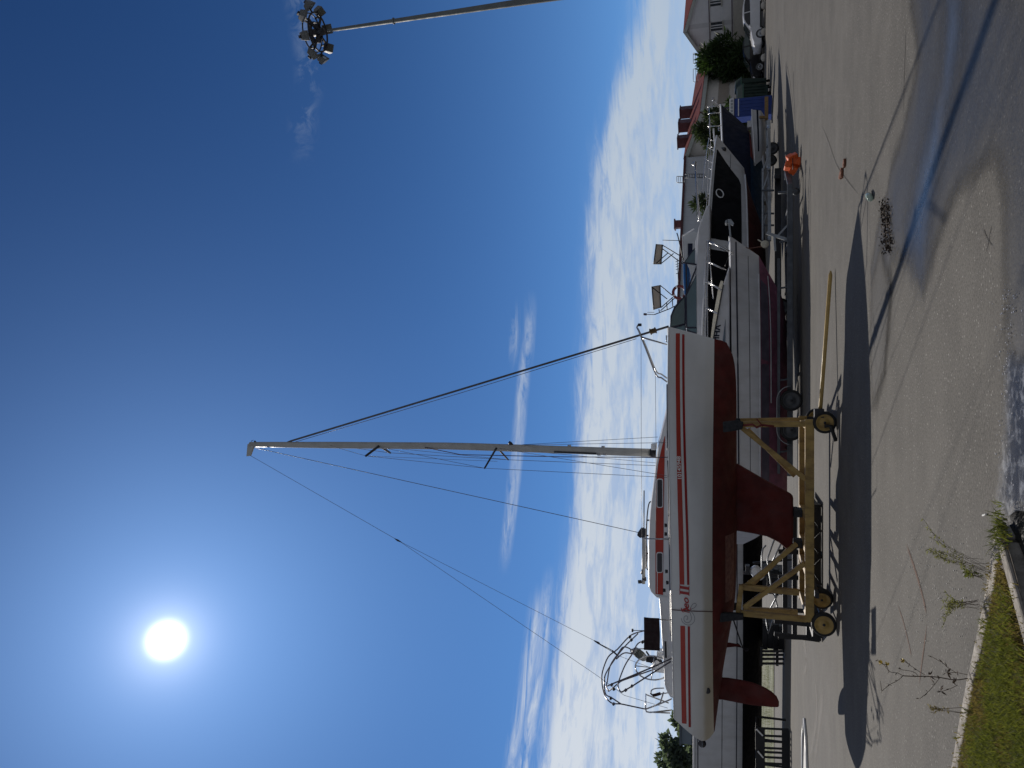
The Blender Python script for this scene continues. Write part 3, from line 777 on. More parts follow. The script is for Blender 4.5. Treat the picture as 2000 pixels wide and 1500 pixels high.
def rrect(ix0, iy0, ix1, iy1, r, n=5):
    out = []
    for cxx, cyy, a0 in ((ix1-r, iy1-r, 0), (ix0+r, iy1-r, pi/2), (ix0+r, iy0+r, pi), (ix1-r, iy0+r, 3*pi/2)):
        for k in range(n+1):
            a = a0+pi/2*k/n; out.append((cxx+r*cos(a), cyy+r*sin(a)))
    return out
for (a0, b0, a1, b1) in ((1282.5,934.5,1295.3,991.5), (1282,1078,1295,1118.5)):
    fo = rrect(a0, b0, a1, b1, 4); fi = rrect(a0+1.7, b0+1.9, a1-1.7, b1-1.9, 2.8)
    fo3 = [cabpt(*p)-Vector((0,.016,0)) for p in fo]; fi3 = [cabpt(*p)-Vector((0,.024,0)) for p in fi]; n = len(fo3)
    fm = MB(); fm.add(fo3+[p+Vector((0,.02,0)) for p in fo3]+fi3+[p+Vector((0,.02,0)) for p in fi3], [(i, (i+1)%n, 2*n+(i+1)%n, 2*n+i) for i in range(n)]+[(i, n+i, n+(i+1)%n, (i+1)%n) for i in range(n)]+[(2*n+i, 2*n+(i+1)%n, 3*n+(i+1)%n, 3*n+i) for i in range(n)])
    wf = fm.build('window', M_gel, cabin)
    gm = MB(); gm.add([p-Vector((0,.006,0)) for p in fi3], [tuple(range(n))]); gm.build('window_pane', M_winglass, cabin, recalc=False)
# hatch on the fore slope, coaming, cockpit sides
fh = MB(); fh.prism([P(a, b, YC-.3) for a, b in ((1285.5,863),(1296.5,822),(1298,823),(1287.3,864))], (0,.6,0)); fh.build('fore_hatch', M_dark, cabin, bevel=.006)
hs = MB(); hs.box(P(1277.5,872,YC), (.12,.3,.09)); hs.build('mast_step', M_gel, cabin, bevel=.01)
cm = px_fun([(1284,1160),(1287,1167),(1290,1213),(1292.7,1277),(1295.5,1316),(1296,1346),(1300,1358),(1307,1370)], 14.4)
for sgn in (1, -1):
    co = MB(); q = []
    for x in fr(P(1307,1370,14.4).x, x0c+.05, 24):
        zb, zt = zd(x)-.03, max(cm(x), zd(x)+.02); w = lin([-6.2,-4], [.72,.93], x)
        q.append([Vector((x, YC-sgn*a, z)) for a, z in ((w, zb), (w-.05, zt-.01), (w-.07, zt), (w-.16, zt), (w-.18, zt-.01), (w-.18, zb))])
    co.loft(q, caps=True); co.build('coaming', M_gel, sroot)
sn = MB(); sn.prism([hq_ for hq_ in [P(1297.5,1253,14.27), P(1301.5,1253,14.27), P(1302.5,1285,14.27), P(1298.5,1285,14.27)]], (0,.02,0)); sn.build('locker_vent', M_dark, sroot)

# ---- mast and rigging
def PY(ix, iy, dy=0): return P(ix, iy, YC+dy)
mast_c = [(1277,884.5),(1230,883),(1170,881),(1085,878),(1000,875),(930,872.6),(870,871),(740,870),(650,869.3),(560,868.6),(488,868)]
ms = MB(); mp = [PY(*p) for p in mast_c]; secm = []
for i, p in enumerate(mp):
    t = i/(len(mp)-1); a = lin([0,.8,1], [.072,.066,.052], t); b = a*.72
    secm.append([p+Vector((a*cos(u)*(1+.12*cos(2*u)), b*sin(u), 0)) for u in [2*pi*k/14 for k in range(14)]])
ms.loft(secm, closed=True, caps=True); mast = ms.build('mast', M_alu, sroot)
tk = MB(); tk.bar(PY(1082,885-2.2,-.056), PY(1165,886,-.056), .03, .012); tk.build('sail_track', M_dark, mast)
bc = MB(); bc.tube([PY(1270,884.3), PY(1281,885)], .085, 14); bc.build('mast_collar', M_dark, mast)
hd = MB(); hd.prism([PY(a, b, -.025) for a, b in ((481,891.5),(488.5,890.5),(494,876),(496.5,864),(490,863),(483,868))], (0,.05,0)); hd.build('masthead_crane', M_alu, mast, bevel=.006)
wv_ = MB(); wv_.tube([PY(492,864), PY(491,861), PY(495,859.5)], .006, 6); wv_.tube([PY(499,863), PY(497,861.5)], .02, 8); wv_.build('masthead_light', M_dark, mast)
fl = MB(); fl.tube([PY(1003,872), PY(998,866), PY(994,864)], [.02,.03,.035], 8); fl.build('foredeck_light', M_dark, mast)
for ix, iy, dy in ((1178,873.5,0),(1170,887.5,-.02),(1182,887,-.02),(1112,871.5,0)):
    wn = MB(); wn.tube([PY(ix-3, iy, dy), PY(ix+3, iy, dy)], .028, 8); wn.build('winch', M_steel, mast)
def solve_tip(ix, iy, zmast):        # spreader tip: the depth at which the sight line has the mast fitting's height
    d = ray(ix, iy); return CAM+d*((zmast-CAMZ)/d.z)
zu, zl = PY(741,870).z, PY(970.5,873.5).z
tips = {}
for nm, rootpx, near, far, z, r in (('u', (741,870.5), (714.5,890.5), (762,884.5), zu, .03), ('l', (970.5,873.5), (946.5,914.5), (992.5,898), zl, .022)):
    a = PY(*rootpx)
    for kx, q in (('n', near), ('f', far)):
        b = solve_tip(q[0], q[1], z); b.y = max(YC-1.3, min(YC+1.3, b.y)); b = P(q[0], q[1], b.y)
        s_ = MB(); s_.tube([a, b], [r, r*.8], 8); s_.build('spreader', M_dark, mast); tips[nm+kx] = b
def stay(pts, r=.006, mat=None, name='stay', n=6):
    m = MB(); m.tube(pts, r, n); return m.build(name, mat or M_wire, sroot)
chn, chf = P(1303,932.5,14.12), P(1294,910,16.4)
chn2, chn3 = P(1302,929,14.12), P(1290,905,16.3)
tops = PY(640,869)
stay([tops, tips['un'], tips['ln'], chn], .0045)
stay([PY(640,868.5,.03), tips['uf'], tips['lf'], chf], .0055)
stay([tips['un'], tips['lf']+Vector((0,-.4,.12))], .0035)
stay([PY(735,872,-.04), tips['ln']], .0045); stay([PY(735,872,.04), tips['lf']], .0045)
stay([PY(975,876,-.04), chn2], .0045); stay([PY(975,876,.04), chn3], .0045)
stay([PY(1020,868.5), PY(1285,853.5)], .0045); stay([PY(1022,869), P(1300,864.5,14.2)], .0045)
stay([PY(830,874,-.05), PY(900,888,-.05), PY(1100,892.3,-.05), P(1284,893.3,14.5), P(1304,893,14.1)], .009, M('red_grey_halyard', (.09,.05,.07), .8, var=.3), 'halyard')
# forestay with furled foil, its drum and the spare halyard
fs_t, fs_b = PY(561,863.5), PY(1306,637.5)
fs_ = MB(); fs_.tube([fs_t.lerp(fs_b, .0), fs_t.lerp(fs_b, .01), fs_t.lerp(fs_b, .93)], [.012,.021,.021], 8); fs_.tube([fs_t.lerp(fs_b, .93), fs_b], .022, 8)
fs_.build('furled_forestay', M('forestay_foil', (.11,.11,.125), .5, .3, var=.2), sroot)
dr = MB(); c = PY(1275.5,646.5); ax = (fs_t-fs_b).normalized()
dr.lathe([(.02,-.07),(.062,-.06),(.066,-.045),(.05,-.035),(.05,.035),(.066,.045),(.062,.06),(.02,.075)], c, ax, 18); dr.build('furler_drum', M('furler_brown', (.115,.075,.035), .7, var=.35, scale=15), sroot)
stay([PY(569,865.5), PY(900,767.5), PY(1243,661.5)], .006, None, 'halyard')
# topping lift, backstay with its bridle
stay([PY(496,874), PY(1247,1040)], .007, None, 'topping_lift')
stay([PY(486,888), PY(780,1057)], .0045, None, 'backstay')
bk = MB(); bk.tube([PY(771,1052), PY(777,1055.5), PY(784,1059)], [.008,.022,.008], 8); bk.build('backstay_block', M_dark, sroot)
stay([PY(780,1057), P(1166,1254,15.7), P(1206,1280,15.85), P(1268,1303,16)], .004, None, 'backstay')
stay([PY(780,1057), P(1170,1322,14.75), P(1219,1358,14.6), P(1304,1383,14.5)], .004, None, 'backstay')
tkl = MB(); tkl.tube([P(1160,1251,15.68), P(1169,1256,15.7), P(1172,1258,15.7)], [.01,.026,.01], 8); tkl.tube([P(1170,1257,15.7), P(1198,1271.5,15.8)], .009, 6); tkl.tube([P(1168,1257,15.6), P(1198,1274,15.75)], .006, 6); tkl.tube([P(1196,1271,15.8), P(1207,1281,15.85)], .018, 8); tkl.build('tackle', M_dark, sroot)
# lifelines and stanchions
for sgn, r in ((1, .0035), (-1, .0035)):
    yn = YC-sgn*1.12
    stay([P(1252,662,YC-sgn*.32), P(1252.5,893,yn), P(1254,1052,yn)], r, None, 'lifeline'); stay([P(1280,730,YC-sgn*.6), P(1281.5,893,yn), P(1281,1052,yn)], r, None, 'lifeline')
def tube_part(name, pts, r, mat=None, k=0, parent=None, n=8):
    m = MB(); m.tube(smooth_path(pts, k) if k else pts, r, n); return m.build(name, mat or M_steel, parent or sroot)
tube_part('stanchion', [P(1255.5,1052,14.2), P(1309,1053,14.05)], .012)
tube_part('stanchion', [P(1253,893,16.3), P(1290,894,16.4)], .012)
tube_part('stanchion', [P(1258,1206.5,14.25), P(1311,1212,14.2)], .012)
# pulpit
for d0, off in ((-.55, 0), (.5, 7)):
    tube_part('pulpit', [P(1303,746-off,YC+d0*1.15), P(1292,738-off,YC+d0*1.1), P(1281,731-off,YC+d0), P(1262,683-off*.8,YC+d0*.7), P(1248,648-off*.3,YC+d0*.3), P(1244,640,YC), P(1247,634,YC)], .015, None, 4)
    tube_part('pulpit', [P(1251.5,659-off*.2,YC+d0*.45), P(1303,673,YC+d0*.4)], .013)
nl = MB(); nl.box(P(1249.5,634.5,YC), (.055,.06,.07)); nl.build('bow_light', M_dark, sroot, bevel=.008)
tube_part('bow_cleat', [P(1306,668,15.1), P(1302,668,15.1), P(1301.5,655,15.1)], .012)
# boom with end fittings, cabin-top rails
bm_ = MB(); bm_.tube([PY(1257.5,1046), PY(1257,1140)], .036, 10); boom = bm_.build('boom', M_alu, sroot)
tube_part('boom_vang', [PY(1258,958), PY(1257.5,1046)], .011, M_dark)
be = MB(); be.prism([PY(a, b, -.04) for a, b in ((1245.5,1040),(1252,1031),(1262,1034),(1262,1048),(1250,1051),(1244,1046))], (0,.08,0)); be.build('gooseneck', M_dark, boom, bevel=.01)
be = MB(); be.tube([PY(1246.5,1136.5), PY(1253,1136)], .035, 10); be.tube([PY(1255,1131), PY(1262,1131)], .04, 10); be.tube([PY(1254,1121), PY(1257,1110)], .03, 8); be.build('boom_block', M_dark, boom)
sail = MB(); sail.tube([PY(1260,1110), PY(1262.5,1090), PY(1261.5,1070), PY(1260,1054)], [.02,.035,.032,.02], 8); sail.build('stowed_sail', M('sailcloth', (.6,.6,.6), .8, var=.2), boom)
for dy in (-.55, .5):
    y = YC+dy
    tube_part('grab_rail', [P(1274,979,y), P(1269,981,y), P(1266.5,988,y), P(1265,998,y), P(1263.5,1014,y), P(1262.3,1045,y), P(1262.5,1075,y), P(1263,1107,y), P(1266,1113,y), P(1268,1113.5,y)], .012, M_dark, 3)
    for iy, a, b in ((1016,1263.5,1269.5),(1046,1262.3,1268),(1081,1262.6,1267.6)): tube_part('grab_rail_foot', [P(a, iy, y), P(b, iy, y)], .014, M_dark)
for ix, iy in ((1300.5,1026),(1300.5,1043),(1301.8,1116),(1303.5,1138),(1297.5,1153)):
    wb = MB(); wb.tube([P(ix-2.4, iy, 14.25), P(ix+2.4, iy, 14.25)], [.035,.03], 10); wb.build('deck_winch', M_dark, sroot)
# canvas weathercloth on its stanchions
cl = MB(); gq = []
for i in range(9):
    t = i/8; row = []
    for k in range(7):
        u = k/6; ix = lin([0,1], [1257.5,1287.5], u)+1.2*t*u+.9*sin(pi*t)*(1 if u > .5 else .3); iy = lin([0,1], [1206.5,1269.5], t)+1.5*u
        row.append(P(ix, iy, 14.2+.03*sin(t*9)*u))
    gq.append(row)
cl.loft(gq, caps=False); ob = cl.build('weathercloth', M_cloth, sroot); so = ob.modifiers.new('thick', 'SOLIDIFY'); so.thickness = .012
# bimini hoops, pushpit, wheel, outboard
N_, F_ = 14.5, 16.0
hoops = [
 [(1261,1385,N_),(1237,1380,N_),(1213,1375,N_),(1197,1374,N_+.1),(1187,1367,N_+.2),(1182,1360,N_+.4),(1178,1347,N_+.5),(1175.5,1331,15),(1177,1311,15.3),(1188,1283,15.5),(1206,1268,15.6),(1227,1245,15.7),(1240,1237,15.8),(1258,1232,F_)],
 [(1213,1375,N_),(1195,1363,N_+.2),(1182.5,1355,N_+.4),(1180.5,1331,15),(1184,1314,15.2),(1204,1283,15.5),(1221,1262,15.7),(1234,1249,15.8),(1246,1237.5,F_)],
 [(1189,1350,N_),(1184,1341,N_+.2),(1186,1331,N_+.5),(1192,1300,15.2),(1207,1277,15.4),(1217,1264,15.6),(1230,1267,15.9),(1242,1278,F_)],
 [(1214,1352,N_),(1209,1347,N_+.1),(1207,1338,N_+.3),(1209,1329,15),(1221,1299,15.3),(1235,1277,15.6),(1245,1258,15.8),(1258,1251,F_)],
 [(1204,1287,15),(1214,1278,15.2),(1222,1275,15.3),(1233,1276.5,15.5)]]
bi = []
for q in hoops: bi.append(tube_part('bimini_hoop', [P(*p) for p in q], .013, M('bimini_tube', (.10,.09,.11), .4, .5, var=.2) if not bi else bi[0].data.materials[0], 4))
MT = bi[0].data.materials[0]
for q in ([(1186,1340,N_),(1195,1336,N_),(1270,1305,14.4),(1312,1286,14.35)], [(1214,1352,N_),(1235,1340,N_),(1280,1311,14.4),(1310,1292,14.35)], [(1189,1350,F_),(1212,1331,F_),(1290,1296,F_)], [(1213,1330,F_),(1284,1305,F_)]):
    tube_part('bimini_strut', [P(*p) for p in q], .014, MT)
for ix, iy in ((1194.5,1337.5),(1199,1346),(1222,1348),(1234,1340),(1193,1364),(1198.5,1375),(1230,1244),(1233,1250),(1255,1254)):
    tube_part('hose_clamp', [P(ix-1.6, iy+1.5, 14.9), P(ix+1.6, iy-1.5, 14.9)], .028, M_dark)
for q in ([(1261,1385,N_),(1286,1376,N_),(1312,1365,14.4)], [(1261,1385,N_),(1262.5,1390,N_),(1270,1391.5,N_),(1311,1387,14.45)], [(1270,1391,N_),(1309,1392.5,14.5)], [(1261,1355.5,F_),(1263,1357,F_),(1306,1373,F_)], [(1261,1355.5,F_),(1261,1370,15.2),(1261,1385,N_)], [(1278,1379,N_),(1290,1372,N_),(1296,1352,N_)]):
    tube_part('pushpit', [P(*p) for p in q], .014)
tube_part('pushpit', [P(*p) for p in [(1297,1344,15),(1282,1344.5,15),(1274,1347,15),(1271.5,1351,15),(1272.5,1355.5,15),(1280,1356.5,15),(1306,1353,15)]], .012, None, 4)
hz_ = MB(); hz_.tube(smooth_path([P(1270,1354,14.95), P(1276,1358,14.95), P(1290,1354.5,14.95)], 4), [.012]*4+[.03]*5, 8); hz_.build('horseshoe_buoy', M_cloth, sroot)
gpsm = MB(); gpsm.tube([P(1259,1231.5,F_), P(1235,1231.4,F_)], .008, 6); gpsm.lathe([(.01,-.02),(.035,-.015),(.035,.015),(.01,.025)], P(1235.5,1231.3,F_), (0,0,1), 14); gpsm.build('antenna', M_dark, sroot)
cW = P(1275,1304,15.2); RW = .34; wrim = []
for k in range(28):
    a = 2*pi*k/28; wrim.append(cW+Vector((.42*RW*cos(a)*1.0, RW*cos(a)*.55*0+.75*RW*cos(a), RW*sin(a))))
ww = MB(); ww.tube(wrim, .014, 8, closed=True)
for k in range(0, 28, 7): ww.tube([cW, wrim[k]], .010, 6)
ww.build('steering_wheel', M_steel, sroot)
bn_ = MB(); bn_.box(P(1291,1304,15.2), (.14,.2,.24)); bn_.tube([cW, cW+Vector((.15,-.1,-.1))], .05, 10); bn_.build('binnacle', M_gel, sroot, bevel=.03)
obm = MB(); a, b = P(1236,1268,15.9), P(1262,1288,15.9)
obm.tube([a.lerp(b, t) for t in (0,.08,.2,.75,.9,1)], [.04,.075,.085,.085,.07,.04], 14); eng = obm.build('outboard_engine', M('engine_grey', (.30,.31,.30), .5, var=.15), sroot)
e2 = MB(); e2.tube([a.lerp(b, .25), a.lerp(b, .68)], .091, 14); e2.build('cowl_band', M('engine_dark_grey', (.09,.10,.09), .6, var=.2), eng)
e3 = MB(); e3.tube([b, P(1285,1291,15.9), P(1293,1294,15.9)], [.05,.06,.045], 10); e3.tube([P(1262,1272,15.9), P(1270,1284,15.9), P(1272,1295,15.9)], .018, 8); e3.tube([P(1265,1286,15.9), P(1290,1283,15.9)], .03, 8); e3.build('engine_leg', M_dark, eng)
tube_part('engine_frame', [P(1258,1267,15.85), P(1234,1268,15.85), P(1233.5,1274,15.85), P(1250,1283,15.85), P(1262,1288,15.85)], .012, M_steel, 3, eng)
bx = MB(); bx.box(P(1291,1277,15.6), (.15,.24,.14)); bx.build('instrument_box', M_gel, sroot, bevel=.015)

# ================================================================== CRADLE
M_cy = M('cradle_yellow', (.43,.285,.085), .55, var=.22, scale=4, dirt=(.12,.06,.03), dirt_amt=.8)
M_rubber = M('tyre_rubber', (.018,.018,.018), .75, var=.3, scale=10)
M_pad = M('pad_black', (.02,.022,.026), .8, var=.35, scale=10, bump=.4)
M_chain = M('red_strap', (.16,.03,.025), .8, var=.3)
NY, FY = 14.55, 16.05
cr = thing('boat_cradle', (-2.5, YC, 0), 'yellow steel wheeled cradle carrying the red and white sailboat', 'boat cradle')
def cbar(a, b, w=.10, h=.10, nm='beam', mat=None): m = MB(); m.bar(a, b, w, h); return m.build(nm, mat or M_cy, cr, bevel=.008)
zbm = P(1581,1000,NY).z
def at(ix, iy, Y, z): p = P(ix, iy, Y); return Vector((p.x, Y, z))
xL, xR = P(1581,1214,NY).x, P(1581,819,NY).x
cbar((xL, NY, zbm), (xR, NY, zbm), .11, .15); cbar((xL, FY, zbm), (xR, FY, zbm), .11, .15)
for x in (xL+.12, xL+.85, xR-.12): cbar((x, NY+.058, zbm+.02), (x, FY-.058, zbm+.02), .10, .10, 'cross_beam')
zk_ = P(1549.5,1020,YC).z
for ixk, iyk in ((1549.5,1000),(1548.5,1060)):
    kb = MB(); kb.box((P(ixk, iyk, YC).x, YC, (zk_+zbm+.07)/2), (.14, .34, zk_-zbm-.072)); kb.build('keel_block', M_pad, cr, bevel=.01)
    cbar((P(ixk, iyk, YC).x, NY+.058, zbm+.02), (P(ixk, iyk, YC).x, FY-.058, zbm+.02), .10, .10, 'cross_beam')
def post(ixt, iyt, ixb, iyb, Y, nm='post', w=.10): return cbar(P(ixt, iyt, Y), P(ixb, iyb, Y), w, w, nm)
post(1438,829,1574,828,NY+.02); post(1438,822,1572,820,FY-.05)
post(1447,1197,1575,1209,NY+.02); post(1441,1201,1448,1142,NY+.03, 'top_rail', .085); post(1448,1146,1561,1157,NY+.06); post(1452,1190,1558,1196,FY-.02)
post(1447,834,1576,938,NY+.03,'brace',.085); post(1453,1187,1572,1100,NY+.03,'brace',.085); post(1455,1146,1556,1062,NY+.12,'brace',.08); post(1460,838,1552,930,FY,'brace',.08)
post(1460,1150,1552,1062,FY,'brace',.08)
def pad(px, Y, th, tilt, nm='pad'):
    m = MB(); m.prism([P(a, b, Y) for a, b in px], (0, th, 0)); return m.build(nm, M_pad, cr, bevel=.012)
pad([(1411.5,824),(1412.5,845),(1438,841),(1450,838),(1452,824),(1437,821)], NY-.12, .10, 0); pad([(1437,817),(1445,817),(1449,829),(1437,831)], NY-.02, .12, 0)
pad([(1404,1198),(1406,1216),(1430,1213),(1452,1211),(1452,1200),(1430,1198)], NY-.12, .10, 0)
pad([(1405,824),(1407,842),(1440,838),(1440,824)], FY+.05, .10, 0); pad([(1400,1176),(1402,1194),(1445,1192),(1445,1180)], FY+.05, .10, 0)
sc_ = MB(); sc_.tube([P(1450,831,NY-.08), P(1470,829,NY-.08), P(1478,835,NY-.1), P(1488,830,NY-.08), P(1512,833,NY-.08)], .02, 8); sc_.tube([P(1478,818,NY-.1), P(1490,833,NY-.1)], .012, 6); sc_.build('screw_jack', M_chain, cr)
def wheel(c, R, wd, axis, nm='wheel', rimc=None, parent=None):
    w = bpy.data.objects.new(nm, None) if False else None
    t = MB(); c = Vector(c); a = Vector(axis).normalized()
    t.lathe([(R*.74,-wd*.44),(R*.80,-wd*.50),(R*.93,-wd*.48),(R*.985,-wd*.30),(R,-wd*.1),(R,wd*.1),(R*.985,wd*.30),(R*.93,wd*.48),(R*.80,wd*.50),(R*.74,wd*.44)], c, a, 32, caps=False); tyre = t.build(nm, M_rubber, parent)
    r = MB(); r.lathe([(R*.02,-wd*.40),(R*.28,-wd*.42),(R*.34,-wd*.32),(R*.52,-wd*.28),(R*.64,-wd*.40),(R*.72,-wd*.47),(R*.755,-wd*.46),(R*.755,wd*.46),(R*.72,wd*.47),(R*.64,wd*.40),(R*.52,wd*.30),(R*.02,wd*.36)], c, a, 28); r.build('rim', rimc or M_cy, tyre)
    h = MB(); h.lathe([(R*.02,-wd*.47),(R*.11,-wd*.46),(R*.13,-wd*.38),(R*.13,wd*.45)], c, a, 14); h.build('hub', M_dark, tyre); return tyre
pR, pL = P(1605,825,NY-.06), P(1607,1219,NY-.06)
RR = .195
wheel((pR.x, NY-.06, RR-.004), RR, .13, (.06,1,0), parent=cr, rimc=M_cy); wheel((pL.x, NY-.06, RR+.01), RR+.015, .13, (0,1,0), parent=cr)
wheel((pR.x, FY+.06, RR-.004), RR, .13, (.0,1,0), parent=cr); wheel((P(1622,1190,14.3).x, 14.62+.35, RR), RR, .13, (.35,1,.0), parent=cr)
wheel((pL.x+.1, FY+.06, RR), RR, .13, (0,1,0), parent=cr)
for p in (pR, pL):
    ax_ = MB(); ax_.tube([(p.x, NY-.06, RR), (p.x, FY+.06, RR)], .03, 8); ax_.bar((p.x, NY+.05, RR), (p.x, NY+.05, zbm-.07), .08, .05); ax_.bar((p.x, FY-.05, RR), (p.x, FY-.05, zbm-.07), .08, .05); ax_.build('axle', M_dark, cr)
# drawbar swung out to the right
dbb = MB(); a = Vector((pR.x+.18, NY-.02, .26)); b = P(1623,529,14.35); b.z = .17; b = P(1622.5,529,14.75)
dbb.tube([a, a.lerp(b, .97), b], [.034,.034,.012], 10); dbb.build('drawbar', M('drawbar_yellow', (.50,.34,.11), .5, var=.2, scale=4), cr)
hn = MB(); hn.box(a+Vector((-.02,0,.02)), (.16,.18,.16)); hn.build('drawbar_hinge', M_dark, cr, bevel=.01)
sp = MB(); sp.tube([Vector((pR.x-.32, NY-.16, .02)), Vector((pR.x-.06, NY-.16, .10)), Vector((pR.x-.06, NY-.14, .2))], .035, 8); sp.build('support_leg', M_rubber, cr)
ts = MB(); ts.bar((pL.x+.5, NY-.09, zbm-.12), (pL.x+.5, FY, zbm-.12), .1, .06); ts.build('cross_beam', M_dark, cr)

# ================================================================== OTHER BOATS
M_gw = M('boat_white', (.60,.605,.62), .4, var=.08, scale=1.5, dirt=(.35,.33,.30), dirt_amt=.35)
M_pink = M('antifouling_pink', (.27,.095,.15), .75, var=.25, scale=3, dirt=(.10,.07,.09), dirt_amt=.6)
M_purp = M('antifouling_wine', (.14,.03,.055), .75, var=.25, scale=3)
M_navyh = M('navy_hull', (.008,.012,.030), .7, var=.3, scale=2, spec=.15)
M_blackb = M('black_bottom', (.006,.006,.008), .85, var=.4, scale=3, spec=.15)
M_redb = M('red_bottom', (.085,.016,.013), .75, var=.3, scale=3)
M_blk = M('black_panel', (.004,.004,.006), .75, var=.3, scale=2, spec=.12)
M_galv = M('galvanised_steel', (.32,.34,.36), .45, .6, var=.2, scale=6)
M_tdark = M('trailer_dark_steel', (.10,.11,.125), .5, .5, var=.3, scale=5)
M_bglass = glass('boat_glass', (.02,.05,.055), .04)
M_bblue = M('blue_canvas', (.03,.16,.42), .8, var=.2, scale=5)
def cloth_mat(name, col, trans):
    m, t, b, out = matnew(name); tc = t.new('ShaderNodeTexCoord').outputs['Object']
    c = t.mix(t.rng(t.noise(tc, 4, 4), .3, .7), rgba([x*.85 for x in col]), rgba(col)); t.put(b.inputs['Base Color'], c); b.inputs['Roughness'].default_value = .9
    tl = t.new('ShaderNodeBsdfTranslucent'); t.put(tl.inputs[0], c); mx = t.new('ShaderNodeMixShader'); mx.inputs[0].default_value = trans
    t.l.new(b.outputs[0], mx.inputs[1]); t.l.new(tl.outputs[0], mx.inputs[2]); t.l.new(mx.outputs[0], out.inputs[0]); return m
M_beige = cloth_mat('beige_canvas', (.46,.41,.35), .35)
M_cream = M('cream_gelcoat', (.62,.58,.47), .4, var=.08)
M_rimd = M('dull_rim', (.07,.075,.08), .6, .3, var=.3)
M_bsteel = M('black_steel', (.012,.012,.014), .5, .2, var=.3)

class Hull:
    def __init__(s, S, B, hb, zs, zc, zk, rake=(.0,.9,2.2), full=.45, cb=.86, flare=1.0):
        s.S = Vector((S[0], S[1], 0)); s.B = Vector((B[0], B[1], 0)); s.L = (s.B-s.S).length
        s.d = (s.B-s.S).normalized(); s.n = Vector((s.d.y, -s.d.x, 0))       # n points to the camera's side
        if s.n.y > 0: s.n = -s.n
        s.hb, s.zs, s.zc, s.zk, s.rake, s.full, s.cb = hb, zs, zc, zk, rake, full, cb
    def plan(s, t): return 1.0-.06*(1-t) if t < s.full else max(0.0, 1-min(1, (t-s.full)/(1-s.full))**2.1)
    def lv(s, t):
        zs = s.zs[0]+(s.zs[1]-s.zs[0])*t**1.5; zc = s.zc[0]+(s.zc[1]-s.zc[0])*t**2.4
        zk = s.zk[0]+(s.zk[1]-s.zk[0])*max(0, (t-.55)/.45)**2.2; return zs, zc, min(zk, zc-.01)
    def pt(s, t, z, side=1):
        zs, zc, zk = s.lv(t); p = s.plan(t); bS = s.hb*p; bC = s.hb*s.cb*(p**1.35)
        if z >= zc: u = max(0, (z-zc)/(zs-zc)); b = bC+(bS-bC)*u**.85; rk = s.rake[1]+(s.rake[0]-s.rake[1])*u
        else: u = max(0, (z-zk)/max(.01, zc-zk)); b = bC*u**.8; rk = s.rake[2]+(s.rake[1]-s.rake[2])*u
        x = t*s.L-rk*t**3
        return s.S+s.d*x+s.n*(side*b)+Vector((0,0,z))
    def sec(s, t):
        zs, zc, zk = s.lv(t); zz = [zs-(zs-zc)*k/5 for k in range(6)]+[zc-(zc-zk)*k/4 for k in range(1, 5)]
        return [s.pt(t, z, 1) for z in zz]+[s.pt(t, z, -1) for z in reversed(zz[:-1])]
    def build(s, root, top, bot, name='hull'):
        m = MB(); ss = [s.sec(1-(1-i/40)**1.3) for i in range(41)]; n = len(ss[0])
        m.loft(ss, caps=False, mfun=lambda i, j: 0 if (j < 5 or j >= n-1-5) else 1); m.add(ss[0], [tuple(range(n))], 0)
        h = m.build(name, [top, bot], root)
        d = MB(); d.loft([[q[0]+Vector((0,0,-.015)), (q[0]+q[-1])/2+Vector((0,0,.05)), q[-1]+Vector((0,0,-.015))] for q in ss], caps=False); d.build('deck', M_gel, root)
        return h
    def strip(s, name, t0, t1, f0, f1, mat, parent, off=.012, n=24, side=1):
        m = MB(); q = []
        for i in range(n+1):
            t = t0+(t1-t0)*i/n; zs, zc, zk = s.lv(t); a = f0(t) if callable(f0) else f0; b = f1(t) if callable(f1) else f1
            q.append([s.pt(t, zc+(zs-zc)*(a+(b-a)*k/3), side)+s.n*off*side for k in range(4)])
        m.loft(q, caps=False); return m.build(name, mat, parent, recalc=False)
    def rail(s, name, t0, t1, frac, r, mat, parent, n=30, out=.0, both=True, dz=0):
        m = MB()
        for sd in (1, -1) if both else (1,):
            m.tube([s.pt(t, s.lv(t)[1]+(s.lv(t)[0]-s.lv(t)[1])*frac, sd)+s.n*out*sd+Vector((0,0,dz)) for t in fr(t0, t1, n)], r, 6)
        return m.build(name, mat, parent)
    def bottom_ray(s, name, t0, t1, u, mat, parent):
        m = MB()
        m.tube([s.pt(t, s.lv(t)[2]+(s.lv(t)[1]-s.lv(t)[2])*u(t), 1)+Vector((0,0,-.0)) for t in fr(t0, t1, 20)], .016, 5); return m.build(name, mat, parent)
def xy(ix, iy, Y): p = P(ix, iy, Y); return (p.x, p.y)
def pprism(name, px, Y, d, mat, parent, bevel=.02):
    m = MB(); m.prism([P(a, b, Y) for a, b in px], (0, d, 0)); return m.build(name, mat, parent, bevel=bevel)
def ptube(name, pts, r, mat, parent, k=0, n=8): return tube_part(name, [P(*p) for p in pts], r, mat, k, parent, n)

